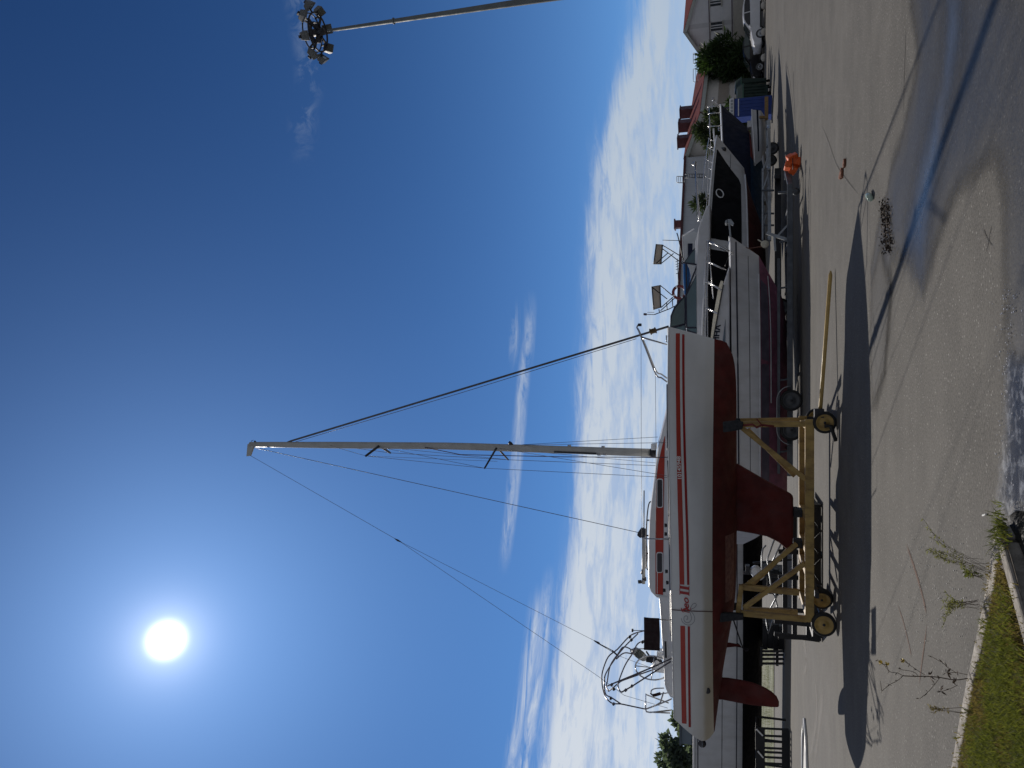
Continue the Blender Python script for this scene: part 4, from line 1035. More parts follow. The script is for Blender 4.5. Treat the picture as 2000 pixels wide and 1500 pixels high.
# ---- white motorboat with pink bottom
r1 = thing('motorboat', (P(1500,700,23.3).x, 23.3, 0), 'white motorboat with faded pink bottom on a dark trailer, right behind the sailboat', 'motorboat')
h1 = Hull(xy(1436,958,23.3), xy(1426,461,23.4), 1.18, (1.80,1.90), (1.07,1.10), (.33,.50), (.0,.62,1.75), .5, .88)
hull1 = h1.build(r1, M_gw, M_pink)
h1.rail('rubbing_strake', 0, .99, .80, .022, M_navy, hull1, out=.005); h1.rail('hull_seam', 0, .96, .38, .008, M_dark, hull1, out=.0)
h1.rail('spray_rail', 0, .90, .02, .022, M_gw, hull1, out=.012)
h1.bottom_ray('bottom_strake', .35, .96, lambda t: .62, M_gw, hull1); h1.bottom_ray('bottom_strake', .3, .93, lambda t: .30, M_pink, hull1)
mb = MB(); q = []
for i in range(21):
    t = .02+.86*i/20; zs, zc, zk = h1.lv(t); q.append([h1.pt(t, zc-(zc-zk)*u, 1)+h1.n*.008+Vector((0,0,-.006)) for u in (.03,.18,.30)])
mb.loft(q, caps=False); mb.build('boot_stripe', M('antifouling_slate', (.13,.11,.15), .7, var=.25), hull1, recalc=False)
c1 = pprism('cabin', [(1425,516),(1419,535),(1412.5,556),(1404,595),(1393.5,660),(1386,715),(1384,780),(1384,900),(1425,900)], 22.55, 1.5, M_gw, r1, .04)
pprism('cabin_trim', [(1411.5,556),(1392.3,660),(1384.5,716),(1386.5,716),(1394.5,660),(1413.5,556)], 22.50, .06, M_dark, c1, .004)
pprism('cabin_window', [(1416.8,622),(1410.5,675),(1408,700),(1416.8,700)], 22.53, .03, M_winglass, c1, .002)
pprism('lit_coaming', [(1413,549),(1408,548),(1403,562),(1392,625),(1387.5,665),(1386,705),(1393,660),(1404,595)], 24.3, .05, M_cream, r1, .006)  # cream slab stands in for a sunlit surface beyond the cabin
vs, fs = text_geo('ИНА', 0, .03); q = fit(vs); lm = MB(); lm.add([P(1403.3+4.6*u-11.3*v-.0*u, 669-35*u, 22.535) for u, v in q], fs); lm.build('boat_name', M_navyh, c1, recalc=False)
for sgn, Yr in ((1, 22.55), (-1, 24.2)):
    o = 0 if sgn == 1 else -4
    ptube('bow_rail', [(1384+o,470,Yr+.3*sgn),(1382.5+o,510,Yr),(1381.5+o,549,Yr),(1381.5+o,601,Yr),(1382+o,665,Yr),(1383+o,760,Yr)], .014, M_steel, r1, 2)
    for a, b, c, e in ((1384,470,1424,491),(1382.5,510,1418,527),(1381.5,549,1420,572),(1381.5,601,1419,621)): ptube('rail_post', [(a+o,b,Yr+(.3*sgn if b == 470 else 0)),(c+o,e,Yr+.02)], .014 if b > 480 else .022, M_steel, r1)
ptube('bow_rail', [(1384,470,22.85),(1387,515,23.0),(1393,583,23.1)], .013, M_steel, r1)
an = MB(); an.bar(P(1427,463,23.4), P(1424,434,23.4), .05, .05); an.prism([P(a, b, 23.38) for a, b in ((1421,428),(1421,436),(1432,441),(1434,436),(1428,428))], (0,.05,0)); an.bar(P(1419,431,23.3), P(1419,431,23.55), .04, .05); an.box(P(1418.5,436,23.4), (.06,.4,.06)); an.build('anchor', M_galv, r1, bevel=.008)
rope = MB(); rope.tube(smooth_path([P(1416,520,22.7), P(1424,500,22.5), P(1432,495,22.15), P(1423,488,22.4), P(1417,480,22.7)], 5), .008, 5); rope.build('mooring_rope', M_dark, r1)

# ---- its trailer
t1r = thing('boat_trailer', (P(1500,600,23.3).x, 23.3, 0), 'long dark grey boat trailer under the pink-bottomed motorboat, with twin wheels', 'boat trailer')
def tb(p, q, w, h, mat=M_tdark, nm='beam', root=None):
    m = MB(); m.bar(p, q, w, h); return m.build(nm, mat, root or t1r, bevel=.008)
for Yb in (22.35, 24.25): tb(P(1543,360,Yb), P(1543,930,Yb), .08, .15)
nose = P(1541,336,23.3); nose.z = .33
tb(P(1543,362,22.35), nose, .08, .13); tb(P(1543,362,24.25), nose, .08, .13); tb(nose+Vector((-.2,0,0)), nose+Vector((.25,0,0)), .14, .14, M_tdark, 'hitch')
for iy in (400,470,560,650,740,880): tb(P(1543,iy,22.35), Vector((P(1543,iy,22.35).x, 24.25, P(1543,iy,22.35).z)), .07, .09, nm='cross_member')
tb(P(1521,505,22.6), P(1521,925,22.6), .10, .08, nm='bunk'); tb(P(1521,505,24.0), P(1521,925,24.0), .10, .08, nm='bunk')
for iy in (470,560,740,880):
    tb(P(1543,iy,22.6), P(1522,iy+3,22.6), .05, .06, nm='bunk_post')
wp_ = MB(); wp_.bar(P(1543,470,23.2), P(1497,455,23.2), .08, .08); wp_.bar(P(1514,490,23.2), P(1512,460,23.2), .06, .06); wp_.bar(P(1538,440,23.2), P(1518,462,23.2), .05, .05); wp_.build('winch_post', M_galv, t1r)
wi = MB(); wi.lathe([(.02,-.1),(.11,-.09),(.11,.09),(.02,.1)], P(1494,477,23.1), (.2,1,0), 16); wi.bar(P(1494,477,22.95), P(1480,468,22.95), .03, .03); wi.build('winch', M_cream, t1r)
ch = MB(); ch.tube(smooth_path([P(1457,483,23.3), P(1463,485,23.3), P(1478,483,23.2), P(1489,481,23.2)], 4), .014, 5); ch.build('winch_strap', M('rusty_chain', (.14,.06,.04), .8), t1r)
jk = MB(); jk.tube([nose+Vector((-.6,-.12,.25)), nose+Vector((-.6,-.12,-.2))], .04, 10); jk.lathe([(.03,-.04),(.1,-.035),(.1,.035),(.03,.04)], nose+Vector((-.6,-.12,-.225)), (0,1,0), 16); jk.build('jockey_wheel', M_tdark, t1r)
for iy in (782, 840):
    for Yw in (22.15, 24.45):
        c = P(1550,iy,22.15); wheel((c.x, Yw, .29), .29, .17, (0,1,0), parent=t1r, rimc=M_rimd)
for Yw in (22.15, 24.45):
    a, b = P(1550,782,22.15), P(1550,840,22.15); fd = MB(); arc = []
    for k in range(9): t = pi*.98-k/8*(pi/2-.1); arc.append(Vector((b.x+.40*cos(t)*1.0, 0, .29+.38*sin(t))))
    for k in range(9): t = pi/2-k/8*(pi/2-.05); arc.append(Vector((a.x+.40*cos(t), 0, .29+.38*sin(t))))
    fd.loft([[p+Vector((0,Yw-.11,0)), p+Vector((0,Yw+.11,0))] for p in arc], caps=False); o = fd.build('mudguard', M_galv, t1r); md = o.modifiers.new('thick', 'SOLIDIFY'); md.thickness = .02
# orange floats tied on the hitch
M_or = M('orange_plastic', (.75,.12,.02), .55, var=.15, scale=8)
orr = thing('float_bundle', nose+Vector((.3,-.1,-.2)), 'bundle of bright orange floats tied to the front of the dark trailer', 'floats')
for a, b, w, h, rr in ((1539,324,.20,.18,.25),(1544,309,.19,.18,-.5),(1550,331,.20,.19,.6),(1553,305,.17,.13,-.4),(1553,318,.18,.20,.15),(1561,317,.24,.08,.1)):
    m = MB(); m.box(P(a, b, 23.0), (w, .24, h), Matrix.Rotation(rr, 3, 'Y') @ Matrix.Rotation(rr*1.3, 3, 'Z')); m.build('float', M_or, orr, bevel=.03, seg=3)
m = MB(); m.tube([P(1548,309,22.82), P(1549,331,22.82)], .012, 6); m.build('strap', M_dark, orr)

# ---- large white cruiser with black side panel
r2 = thing('cruiser', (P(1500,500,28).x, 28, 0), 'white cabin cruiser with a large black side panel and an oval ring on it', 'motorboat')
h2 = Hull(xy(1372,760,25.6), xy(1400,264,33), 1.5, (2.78,2.55), (1.35,1.48), (.75,.88), (.0,2.2,6.4), .40, .78)
hull2 = h2.build(r2, M_gw, M_redb)
h2.rail('hull_seam', 0, .97, .48, .012, M_dark, hull2); h2.rail('gunwale', 0, .985, 1.0, .035, M_gel, hull2, out=.01); h2.rail('spray_rail', 0, .9, .0, .03, M_gw, hull2)
h2.strip('black_panel', .04, .885, lambda t: .15 if t < .77 else .15+.74*(t-.77)/.115, .93, M_blk, hull2, .016)
p = h2.pt(.62, 2.2, 1); ring = MB(); c0 = [h2.pt(.62+.020*cos(a), h2.lv(.62)[1]+(h2.lv(.62)[0]-h2.lv(.62)[1])*(.74+.10*sin(a)), 1)+h2.n*.03 for a in [2*pi*k/28 for k in range(28)]]
ring.tube(c0, .022, 6, closed=True); ring.build('emblem_ring', M_gel, hull2)
hz2 = MB(); c0 = h2.pt(.935, 2.28, 1)+h2.n*.0; hz2.lathe([(.02,-.02),(.12,-.03),(.12,.03),(.02,.04)], c0, h2.n, 16); hz2.build('hawse_pipe', M_dark, hull2)
h2.rail('bow_rail', .62, .97, 1.0, .014, M_steel, r2, dz=.30)
for t in (.70,.80,.89,.965):
    for sd in (1, -1):
        m = MB(); q = h2.pt(t, h2.lv(t)[0], sd); m.tube([q-Vector((.18,0,0)), q+Vector((.06,0,.33))], .015, 6); m.build('rail_post', M_steel, r2)
bp = MB(); b0 = h2.pt(.985, h2.lv(.985)[0], 1); bp.bar(b0+Vector((-.5,0,.06)), b0+Vector((.42,.45,.14)), .25, .06); bp.build('bow_sprit', M_gel, r2, bevel=.01)
bl = MB(); bl.lathe([(.02,-.05),(.07,-.04),(.07,.04),(.02,.05)], P(1404.5,252,33), (0,0,1), 12); bl.build('bow_lamp', M_steel, r2)
sp2 = MB(); sp2.tube([P(1358.5,322,29.8), P(1361,375,29), P(1366,432,28.3)], .035, 8); sp2.lathe([(.02,-.08),(.07,-.06),(.07,.06),(.02,.08)], P(1357,320,29.8), (1,.5,0), 12); sp2.tube([P(1357,321,29.8), P(1351,321,29.8)], .03, 6); sp2.build('antenna_pole', M_steel, r2)
pprism('fore_cabin', [(1381,400),(1371,425),(1364,445),(1361,480),(1360,540),(1361,700),(1385,700),(1388,400)], 27.0, 1.9, M_gw, r2, .08)
pprism('cabin_step', [(1364,450),(1358,470),(1357,540),(1358,640),(1366,640),(1367,450)], 27.3, 1.3, M_gel, r2, .05)
def pane(name, px, Y, mat, fr_w=.03, parent=r2):
    m = MB(); m.prism([P(a, b, Y) for a, b in px], (0,.02,0)); o = m.build(name, mat, parent, recalc=True)
    f = MB(); f.tube([P(a, b, Y-.01) for a, b in px], fr_w, 6, closed=True); f.build('window_frame', M_navy, o); return o
pane('windscreen_pane', [(1339.5,577),(1361.5,534),(1362,590),(1366,640),(1341,640)], 27.1, M_bglass)
pane('windscreen_pane', [(1341,640),(1366,640),(1369,655),(1356,650),(1343,646)], 27.1, M_bglass)
pane('windscreen_pane', [(1338.5,577),(1331,585),(1318,600),(1311,617),(1309,640),(1338,632)], 27.3, glass('tinted_glass', (.015,.035,.03), .05))
pane('windscreen_pane', [(1338,634),(1309,642),(1307.5,660),(1314,672),(1340,660)], 27.3, M_bglass)
pane('side_pane', [(1336,513),(1351,492),(1361,480),(1361,515)], 27.6, M_bglass, .02)
ww2 = MB()
for q in ([(1339,577),(1361,520)], [(1334,513),(1361,517)], [(1340,516),(1341,577)]): ww2.bar(P(*q[0], 27.2), P(*q[1], 27.2), .05, .05)
ww2.build('windscreen_frame', M_navy, r2)
pprism('blue_canopy', [(1333.5,512),(1334,545),(1336,575),(1343,580),(1344,560),(1345,530),(1342,514)], 27.3, 1.2, M_bblue, r2, .05)
pprism('blue_seat_cover', [(1346,575),(1340,590),(1340,610),(1347,617),(1353,606),(1352,584)], 27.9, .5, M_bblue, r2, .05)
# wheelhouse and gear of the boat behind
r3 = thing('wheelhouse_boat', (P(1450,520,31).x, 31, 0), 'grey white wheelhouse boat with raised beige boards, behind the cruiser with the black panel', 'motorboat')
h3 = Hull(xy(1380,690,30.5), xy(1385,400,33), 1.2, (2.4,2.5), (1.4,1.6), (.7,1.0), (0,.5,1.2)); h3.build(r3, M_gw, M_redb)
wh = pprism('wheelhouse', [(1331.5,458),(1335,510),(1337,640),(1384,640),(1384,452),(1352,452)], 30.2, 1.6, M('wheelhouse_grey', (.42,.44,.46), .5, var=.08), r3, .05)
pprism('wheelhouse_window', [(1343.5,475.5),(1343.5,500),(1352.5,500),(1352.5,475.5)], 30.16, .05, M_navyh, wh, .004)
Yq = 29.9
for px_ in ([(1281.8,477),(1294,478),(1291,516),(1276.7,516)], [(1273.4,560),(1289,557),(1290.6,600.5),(1276.7,605)]):
    b_ = pprism('raised_board', px_, Yq, .06, M_beige, r3, .006); f = MB(); f.tube([P(a, b, Yq-.01) for a, b in px_], .024, 6, closed=True); f.build('board_frame', M_dark, b_)
for q in ([(1294,479),(1334,503)], [(1294,486),(1334,516)], [(1282,514),(1304,494.5)], [(1291,515),(1315.5,495)], [(1289,557),(1313,577)], [(1275,562),(1303,584)], [(1290.6,601),(1318,577)], [(1290,607),(1320,580)], [(1278,614.5),(1308,603),(1330,592)], [(1302,590),(1303,605)], [(1313,583),(1314,600)], [(1287,604),(1288,611)]):
    ptube('strut', [(a, b, Yq) for a, b in q], .018, M_dark, r3)
ptube('aerial', [(1278,614.5,Yq),(1263,614,Yq)], .016, M_galv, r3); ptube('aerial', [(1263,614,Yq),(1257,613.7,Yq)], .045, M('lamp_maroon', (.08,.05,.07), .6), r3); ptube('aerial', [(1278,610,Yq),(1264,610,Yq)], .010, M_galv, r3)
ptube('whip_aerial', [(1294,469,30),(1330,470,30)], .012, M_dark, r3); ptube('gantry_pole', [(1322,455,30),(1324,461,30),(1335,509,30)], .022, M_dark, r3); ptube('gantry_pole', [(1334,460,30),(1356,447,30)], .03, M_gel, r3)
ya = MB(); ya.tube([P(1323,505,30), P(1325,560,30)], .012, 6)
for k, iy in enumerate((509.5,515,519.5,525,533)): ya.tube([P(1319.5+k*.2, iy+2, 30), P(1328, iy-1.5, 30)], .012, 6)
ya.tube([P(1325,558,30), P(1334,559,30)], .014, 6); ya.build('yagi_aerial', M_dark, r3)
lb = MB(); cc = P(1327,571,29.9); lb.tube([cc+Vector((.235*cos(a), 0, .235*sin(a))) for a in [2*pi*k/32 for k in range(32)]], .055, 10, closed=True); lbo = lb.build('lifebuoy', M('lifebuoy_red', (.13,.018,.02), .6, var=.2), r3)
for a in (.5,2.1,3.6,5.2):
    m = MB(); m.tube([cc+Vector((.235*cos(a+e), 0, .235*sin(a+e))) for e in (-.13,0,.13)], .058, 10); m.build('lifebuoy_band', M_gel, lbo)

# ---- navy boat
r4 = thing('navy_boat', (P(1450,320,37).x, 37, 0), 'dark navy hull with red bottom, its bow tip beside the blue toilet', 'boat')
h4 = Hull(xy(1405,520,33.5), xy(1409,203,39), 1.35, (2.25,2.55), (1.18,1.28), (.62,.85), (0,1.9,4.2), .4, .80); M_blueb = M('blue_bottom', (.012,.040,.085), .8, var=.3, scale=3, spec=.2); hl4 = h4.build(r4, M_navyh, M_blueb)
mb = MB(); q = []
for i in range(21):
    t = .55+.43*i/20; zs, zc, zk = h4.lv(t); q.append([h4.pt(t, zc-(zc-zk)*u, 1)+h4.n*.010+Vector((0,0,-.008)) for u in (.0,.16,.34)])
mb.loft(q, caps=False); mb.build('boot_stripe', M('boot_red', (.17,.018,.014), .7, var=.2), hl4, recalc=False)
h4.rail('gunwale', .3, .985, 1.0, .03, M_gel, hl4, out=.01)
h4.rail('bow_rail', .66, .98, 1.0, .014, M_steel, r4, dz=.55)
for t in (.74,.88,.975):
    m = MB(); q = h4.pt(t, h4.lv(t)[0], 1); m.tube([q, q+Vector((0,0,.62))], .018, 6); m.build('rail_post', M_steel, r4)
bl = MB(); bl.lathe([(.02,-.06),(.08,-.05),(.08,.05),(.02,.06)], P(1393,194,39), (0,0,1), 12); bl.tube([P(1393,194,39), P(1404,206,38.9)], .02, 6); bl.build('bow_lamp', M_steel, r4)
# trailers behind
t2r = thing('boat_trailer', (P(1500,380,29).x, 29, 0), 'galvanised lattice trailer under the cruiser with the black panel', 'boat trailer')
for Yb in (28.0, 30.0):
    tb(P(1502,235,Yb+3.5), P(1503,470,Yb-1), .08, .11, M_galv, root=t2r); tb(P(1489.5,330,Yb+1.5), P(1489.5,470,Yb-1), .06, .06, M_galv, root=t2r)
    for a, b in ((335,300),(372,335),(372,410),(440,405)): tb(P(1490,a,Yb+.8), P(1502,b,Yb+.8), .05, .05, M_galv, 'brace', t2r)
for iy in (250,330,372,417,470): tb(P(1503,iy,28.6), P(1500,iy-5,31.5), .06, .08, M_galv, 'cross_member', t2r)
for Yb in (26.2, 28.6): tb(P(1519,330,Yb+1.2), P(1520,780,Yb-.6), .14, .20, M_bsteel, 'chassis_rail', t2r)
for iy in (345,470,620): tb(P(1519,iy,26.9), P(1516,iy,29.2), .12, .14, M_bsteel, 'cross_member', t2r)
for iy in (372,417,440): tb(P(1488,iy,28.3), P(1512,iy,28.3), .06, .06, M_tdark, 'post', t2r)
for iy in (600,640):
    for Yw in (27.6, 30.3): c = P(1511,iy,27.6); wheel((c.x, Yw, .3), .3, .18, (.1,1,0), parent=t2r, rimc=M_tdark)
t3r = thing('boat_trailer', (P(1500,260,36).x, 36, 0), 'small trailer with a weathered timber plank carrying the little white dinghy', 'boat trailer')
tb(P(1497,190,37), P(1497,236,36.6), .12, .16, M('timber', (.30,.19,.08), .8, var=.25, scale=12), 'plank', t3r); tb(P(1483,229,36.4), P(1497,229,36.4), .1, .12, M('timber_post', (.30,.19,.08), .8, var=.25, scale=12), 'plank', t3r)
tb(P(1497,236,36.6), P(1499,330,35), .08, .1, M_galv, root=t3r); tb(P(1497,240,37.8), P(1499,330,36.4), .08, .1, M_galv, root=t3r); tb(P(1508,240,36.5), P(1508,205,36.7), .06, .06, M_tdark, root=t3r)
for iy in (250,300): tb(P(1498,iy,36.2), P(1497,iy-3,37.8), .07, .08, M_galv, 'cross_member', t3r)
for Yw in (35.7, 37.6): c = P(1508,290,35.7); wheel((c.x, Yw, .27), .27, .16, (.1,1,0), parent=t3r, rimc=M_rimd)
r5 = thing('dinghy', (P(1480,280,36).x, 36, 0), 'little white dinghy with a dark stripe on the small trailer', 'dinghy')
h5 = Hull(xy(1470,236,37.2), xy(1474,323,35.4), .65, (1.12,1.0), (.72,.75), (.5,.62), (0,.3,.9)); hl5 = h5.build(r5, M_gw, M_gw); h5.strip('stripe', 0, .85, .3, .5, M_navyh, hl5)
h5.rail('gunwale', 0, .98, 1, .03, M_gel, hl5)
m = MB(); m.box(P(1466,245,37), (.3,.5,.3)); m.tube([P(1472,239,37), P(1488,237,37)], .06, 8); m.build('outboard_engine', M_gw, r5, bevel=.05)

# ---- white cruiser with black bottom, far left
r6 = thing('cruiser', (P(1500,1300,32).x, 32, 0), 'long white hull with a black bottom seen behind the stern of the sailboat', 'motorboat')
h6 = Hull(xy(1370,1035,32), xy(1360,1640,34), 1.7, (3.35,3.45), (1.52,1.60), (.78,.9), (.0,.9,2.2), .6, .9); hl6 = h6.build(r6, M_gw, M_blackb)
h6.rail('hull_seam', 0, .97, .12, .02, M_navy, hl6); h6.rail('hull_seam', 0, .97, .42, .012, M_dark, hl6); h6.rail('gunwale', 0, .97, 1.0, .05, M_gel, hl6, out=.02); h6.rail('rubbing_strake', 0, .97, .92, .02, M_navy, hl6)
pl_ = MB(); c = h6.pt(.66, 3.0, 1); pl_.lathe([(.02,-.01),(.15,-.02),(.15,.03),(.02,.04)], P(1371.5,1452,32-1.7), (0,-1,0), 16); pl_.build('porthole', M_winglass, hl6)
st6 = thing('boat_stand', (P(1500,1280,31).x, 31, 0), 'black steel stand with close posts under the black-bottomed white hull', 'boat stand')
for iy in (1272,1279,1287,1296): m = MB(); m.bar(P(1486,iy,31), P(1530,iy,30.6), .08, .08); m.build('post', M_bsteel, st6)
for ixr in (1518,1487): m = MB(); m.bar(P(ixr,1262,30.95), P(ixr,1300,30.95), .1, .1); m.build('rail', M_bsteel, st6)
# big dark support bulk of the hull (keel blocks)
kb_ = thing('keel_block', (P(1500,1180,32).x, 32, 0), 'dark timber blocks holding up the black-bottomed white hull', 'timber blocks')
for iy in (1130,1235): 
    for k in range(4): m = MB(); c = P(1500,iy,32); m.box((c.x, 32, .1+k*.2), (.9+.1*(k%2), 1.2, .195)); m.build('timber_block', M_bsteel, kb_, bevel=.01)
# outboard motor between the boats
ob_ = thing('outboard_motor', (P(1480,1110,24).x, 24, 0), 'white outboard motor hanging on a stand below the sailboat stern', 'outboard motor')
m = MB(); a, b = P(1469,1108,24), P(1489,1130,24); m.tube([a+(b-a)*t for t in (0,.15,.5,.85,1)], [.10,.16,.18,.15,.08], 14); m.build('engine_cowl', M_gel, ob_)
m = MB(); m.tube([P(1470,1120,24), P(1462,1119,24), P(1452,1118,24)], .05, 8); m.tube([P(1478,1122,24), P(1530,1126,24)], .06, 8); m.box(P(1460,1112,24), (.25,.3,.12)); m.build('engine_leg', M_dark, ob_)
m = MB(); m.bar(P(1470,1100,23.9), P(1555,1092,23.9), .06, .06); m.bar(P(1470,1145,23.9), P(1555,1152,23.9), .06, .06); m.bar(P(1500,1098,23.9), P(1500,1148,23.9), .06, .06); m.build('engine_stand', M_bsteel, ob_)

# ---- black steel cradle lying behind the yellow one
bs = thing('steel_frame', (P(1600,1120,17.2).x, 17.2, 0), 'empty black steel boat cradle with galvanised hoops behind the yellow cradle', 'boat cradle')
for Yb in (17.0, 18.6):
    m = MB(); a, b = P(1596,985,Yb), P(1596,1250,Yb); a.z = b.z = .1; m.bar(a, b, .14, .16); m.build('beam', M_bsteel, bs)
for iy in (990,1020,1090,1180,1246): m = MB(); a = P(1596,iy,17.0); m.bar((a.x,17.0,.12),(a.x,18.6,.12),.1,.1); m.build('cross_beam', M_bsteel, bs)
for iy, iyt in ((1250,1238),(1222,1213),(1195,1190)): m = MB(); m.bar(P(1601,iy,17.0), P(1512,iyt,17.0), .075, .075); m.build('post', M_bsteel, bs)
for iy in (1005,1080,1130,1246): m = MB(); m.bar(P(1596,iy,18.6), P(1520,iy-3,18.6), .09, .09); m.build('post', M_bsteel, bs)
for ixr in (1533,1552): m = MB(); m.bar(P(ixr,990,18.6), P(ixr,1246,18.6), .1, .1); m.build('rail', M_bsteel, bs)
for q in ([(1521,1030),(1500,1088),(1499,1094),(1502,1115),(1507,1148),(1517,1165),(1502,1194)], [(1526,1061),(1508,1098)], [(1488,1115),(1488,1085),(1490,1072),(1496,1065)], [(1513,1163),(1518,1184),(1515,1195)], [(1496,1207),(1500,1238),(1511,1207)]):
    ptube('galvanised_hoop', [(a, b, 18.2) for a, b in q], .018, M_galv, bs)
zg = MB(); zp = [P(1609+(-9 if k % 2 else 4), 985+k*26, 16.85) for k in range(11)]
for k, p in enumerate(zp): p.z = .02 if k % 2 == 0 else .22; p.y = 16.8 if k % 2 == 0 else 17.0
zg.tube(zp, .012, 6); zg.build('lattice_brace', M_bsteel, bs)

# ---- slatted dark crate and white drawbar at the far left
cr6 = thing('slatted_crate', (P(1545,1460,28).x, 28, 0), 'dark slatted crate with two bars whitened as if sunlit at the left end of the yard', 'crate')
Zc = 28.0
m = MB(); m.prism([P(a, b, Zc) for a, b in ((1475,1418),(1494,1423),(1494,1530),(1476,1530))], (0,.05,0)); m.build('side_board', M_bsteel, cr6, bevel=.01)
m = MB(); m.prism([P(a, b, Zc) for a, b in ((1527,1425),(1546,1428),(1546,1530),(1527,1530))], (0,.06,0)); m.build('base_board', M_bsteel, cr6, bevel=.01)
for iy in (1422,1436,1447,1460,1468,1478,1490,1502,1514): m = MB(); m.bar(P(1480,iy,Zc+.03), P(1540,iy+3,Zc+.03), .06, .05); m.build('slat', M_bsteel, cr6)
for iy in (1425,1470,1520): m = MB(); a = P(1478,iy,Zc+.1); m.bar(a, a+Vector((0,1.1,0)), .06, .06); m.bar(a+Vector((0,1.1,0)), Vector((a.x,Zc+1.2,.05)), .06, .06); m.build('corner_post', M_bsteel, cr6)
for a, b, c, d in ((1477.5,1424,1490,1437),(1480,1467,1491,1480)): m = MB(); m.bar(P(a,b,Zc-.05), P(c,d,Zc-.05), .05, .05); m.build('white_bar', M('sunlit_white', (.85,.85,.83), .4, var=.05), cr6, bevel=.01)  # white colour stands in for sunlight on these bars
dA = thing('drawbar_frame', G(1576,1450), 'white pointed drawbar frame lying low on the asphalt at the left edge', 'drawbar')
def gz(ix, iy, z): p = G(ix, iy); p.z = z; return p
for q in ([(1573.5,1404),(1570,1440),(1570,1530)], [(1573.5,1404),(1577,1440),(1580.5,1530)]):
    m = MB(); m.tube([gz(a, b, .035) for a, b in q], .032, 8); m.build('drawbar_arm', M('white_frame_paint', (.8,.8,.78), .4, var=.06), dA)
m = MB(); m.prism([gz(a, b, .02) for a, b in ((1573.6,1425),(1570.8,1530),(1579.6,1530))], (0,0,.012)); m.build('drawbar_shade', M_dark, dA)  # dark sheet painted in as the shadow between the arms

# ================================================================== BOOTH, BINS, CARS, KERB DOMES
bo = thing('portable_toilet', P(1510,206,42)*Vector((1,1,0)) if False else (P(1510,206,42).x, 42, 0), 'blue portable toilet with a white slotted roof', 'portable toilet')
M_blue = M('blue_plastic', (.012,.045,.25), .5, var=.15, scale=3); M_groof = M('white_roof_plastic', (.72,.74,.76), .5, var=.06)
xb0, xb1 = P(1480,225,42).x, P(1480,188,42).x
m = MB(); m.box(((xb0+xb1)/2, 42.5, .99), (xb1-xb0, 1.0, 1.9)); bod = m.build('cabin', M_blue, bo, bevel=.03)
for k in range(5): m = MB(); m.box((xb0+(xb1-xb0)*(.14+.18*k), 41.99, .95), (.05, .04, 1.5)); m.build('rib', M_blue, bod)
m = MB(); m.box(((xb0+xb1)/2, 41.985, 1.72), (xb1-xb0-.1, .03, .05)); m.build('trim', M_groof, bod)
m = MB(); m.prism([((xb0-.04), 41.9, 1.942), ((xb1+.04), 41.9, 1.942), (xb1-.0, 41.9, 2.17), (xb0+.0, 41.9, 2.17)], (0,1.2,0)); rf = m.build('roof', M_groof, bo, bevel=.03)
for k in range(5): m = MB(); m.box((xb0+(xb1-xb0)*(.14+.18*k), 41.89, 2.06), (.11, .03, .12)); m.build('roof_slot', M('slot_shade', (.35,.38,.42), .6), rf)
m = MB(); m.tube([(xb1-.15, 42.9, 1.9), (xb1-.15, 42.9, 2.5)], .06, 10); m.build('vent_pipe', M_dark, bo)
M_grn = M('dark_green_steel', (.010,.030,.022), .6, var=.3, scale=3); M_grn2 = M('green_edge', (.04,.11,.075), .5, var=.2)
def bin_(ixc, iy0, iy1, Y, ztop, label):
    x0, x1 = P(1480,iy1,Y).x, P(1480,iy0,Y).x; rt_ = thing('waste_container', ((x0+x1)/2, Y, 0), label, 'waste container')
    m = MB(); m.loft([[Vector((x0+.1,Y+.1,.18)),Vector((x1-.1,Y+.1,.18)),Vector((x1-.1,Y+1.2,.18)),Vector((x0+.1,Y+1.2,.18))],[Vector((x0,Y,ztop-.35)),Vector((x1,Y,ztop-.35)),Vector((x1,Y+1.4,ztop-.35)),Vector((x0,Y+1.4,ztop-.35))]], closed=True, smooth=False); m.build('body', M_grn, rt_, bevel=.02)
    m = MB(); m.prism([(x0-.04,Y-.04,ztop-.345),(x0-.04,Y+1.44,ztop-.345),(x0-.04,Y+1.2,ztop),(x0-.04,Y+.4,ztop-.05)], (x1-x0+.08,0,0)); m.build('lid', M_grn, rt_, bevel=.02)
    m = MB(); m.bar((x0-.04,Y-.05,ztop-.37),(x1+.04,Y-.05,ztop-.37),.07,.06); m.build('rim', M_grn2, rt_)
    for k in range(4): m = MB(); xx = x0+.15+(x1-x0-.3)*k/3; m.bar((xx,Y+.04,.3),(xx,Y-.02,ztop-.42),.05,.05); m.build('rib', M_grn, rt_)
    for xx in (x0+.2, x1-.2):
        for yy in (Y+.25, Y+1.05): m = MB(); m.lathe([(.02,-.03),(.09,-.028),(.09,.028),(.02,.03)], (xx,yy,.09), (1,0,0), 14); m.build('castor', M_rubber, rt_)
bin_(0, 162, 190, 44.5, 1.85, 'dark green waste container next to the blue portable toilet')
bin_(0, 149, 164, 46.5, 1.95, 'narrower green waste container on the far side, nearest the black car')

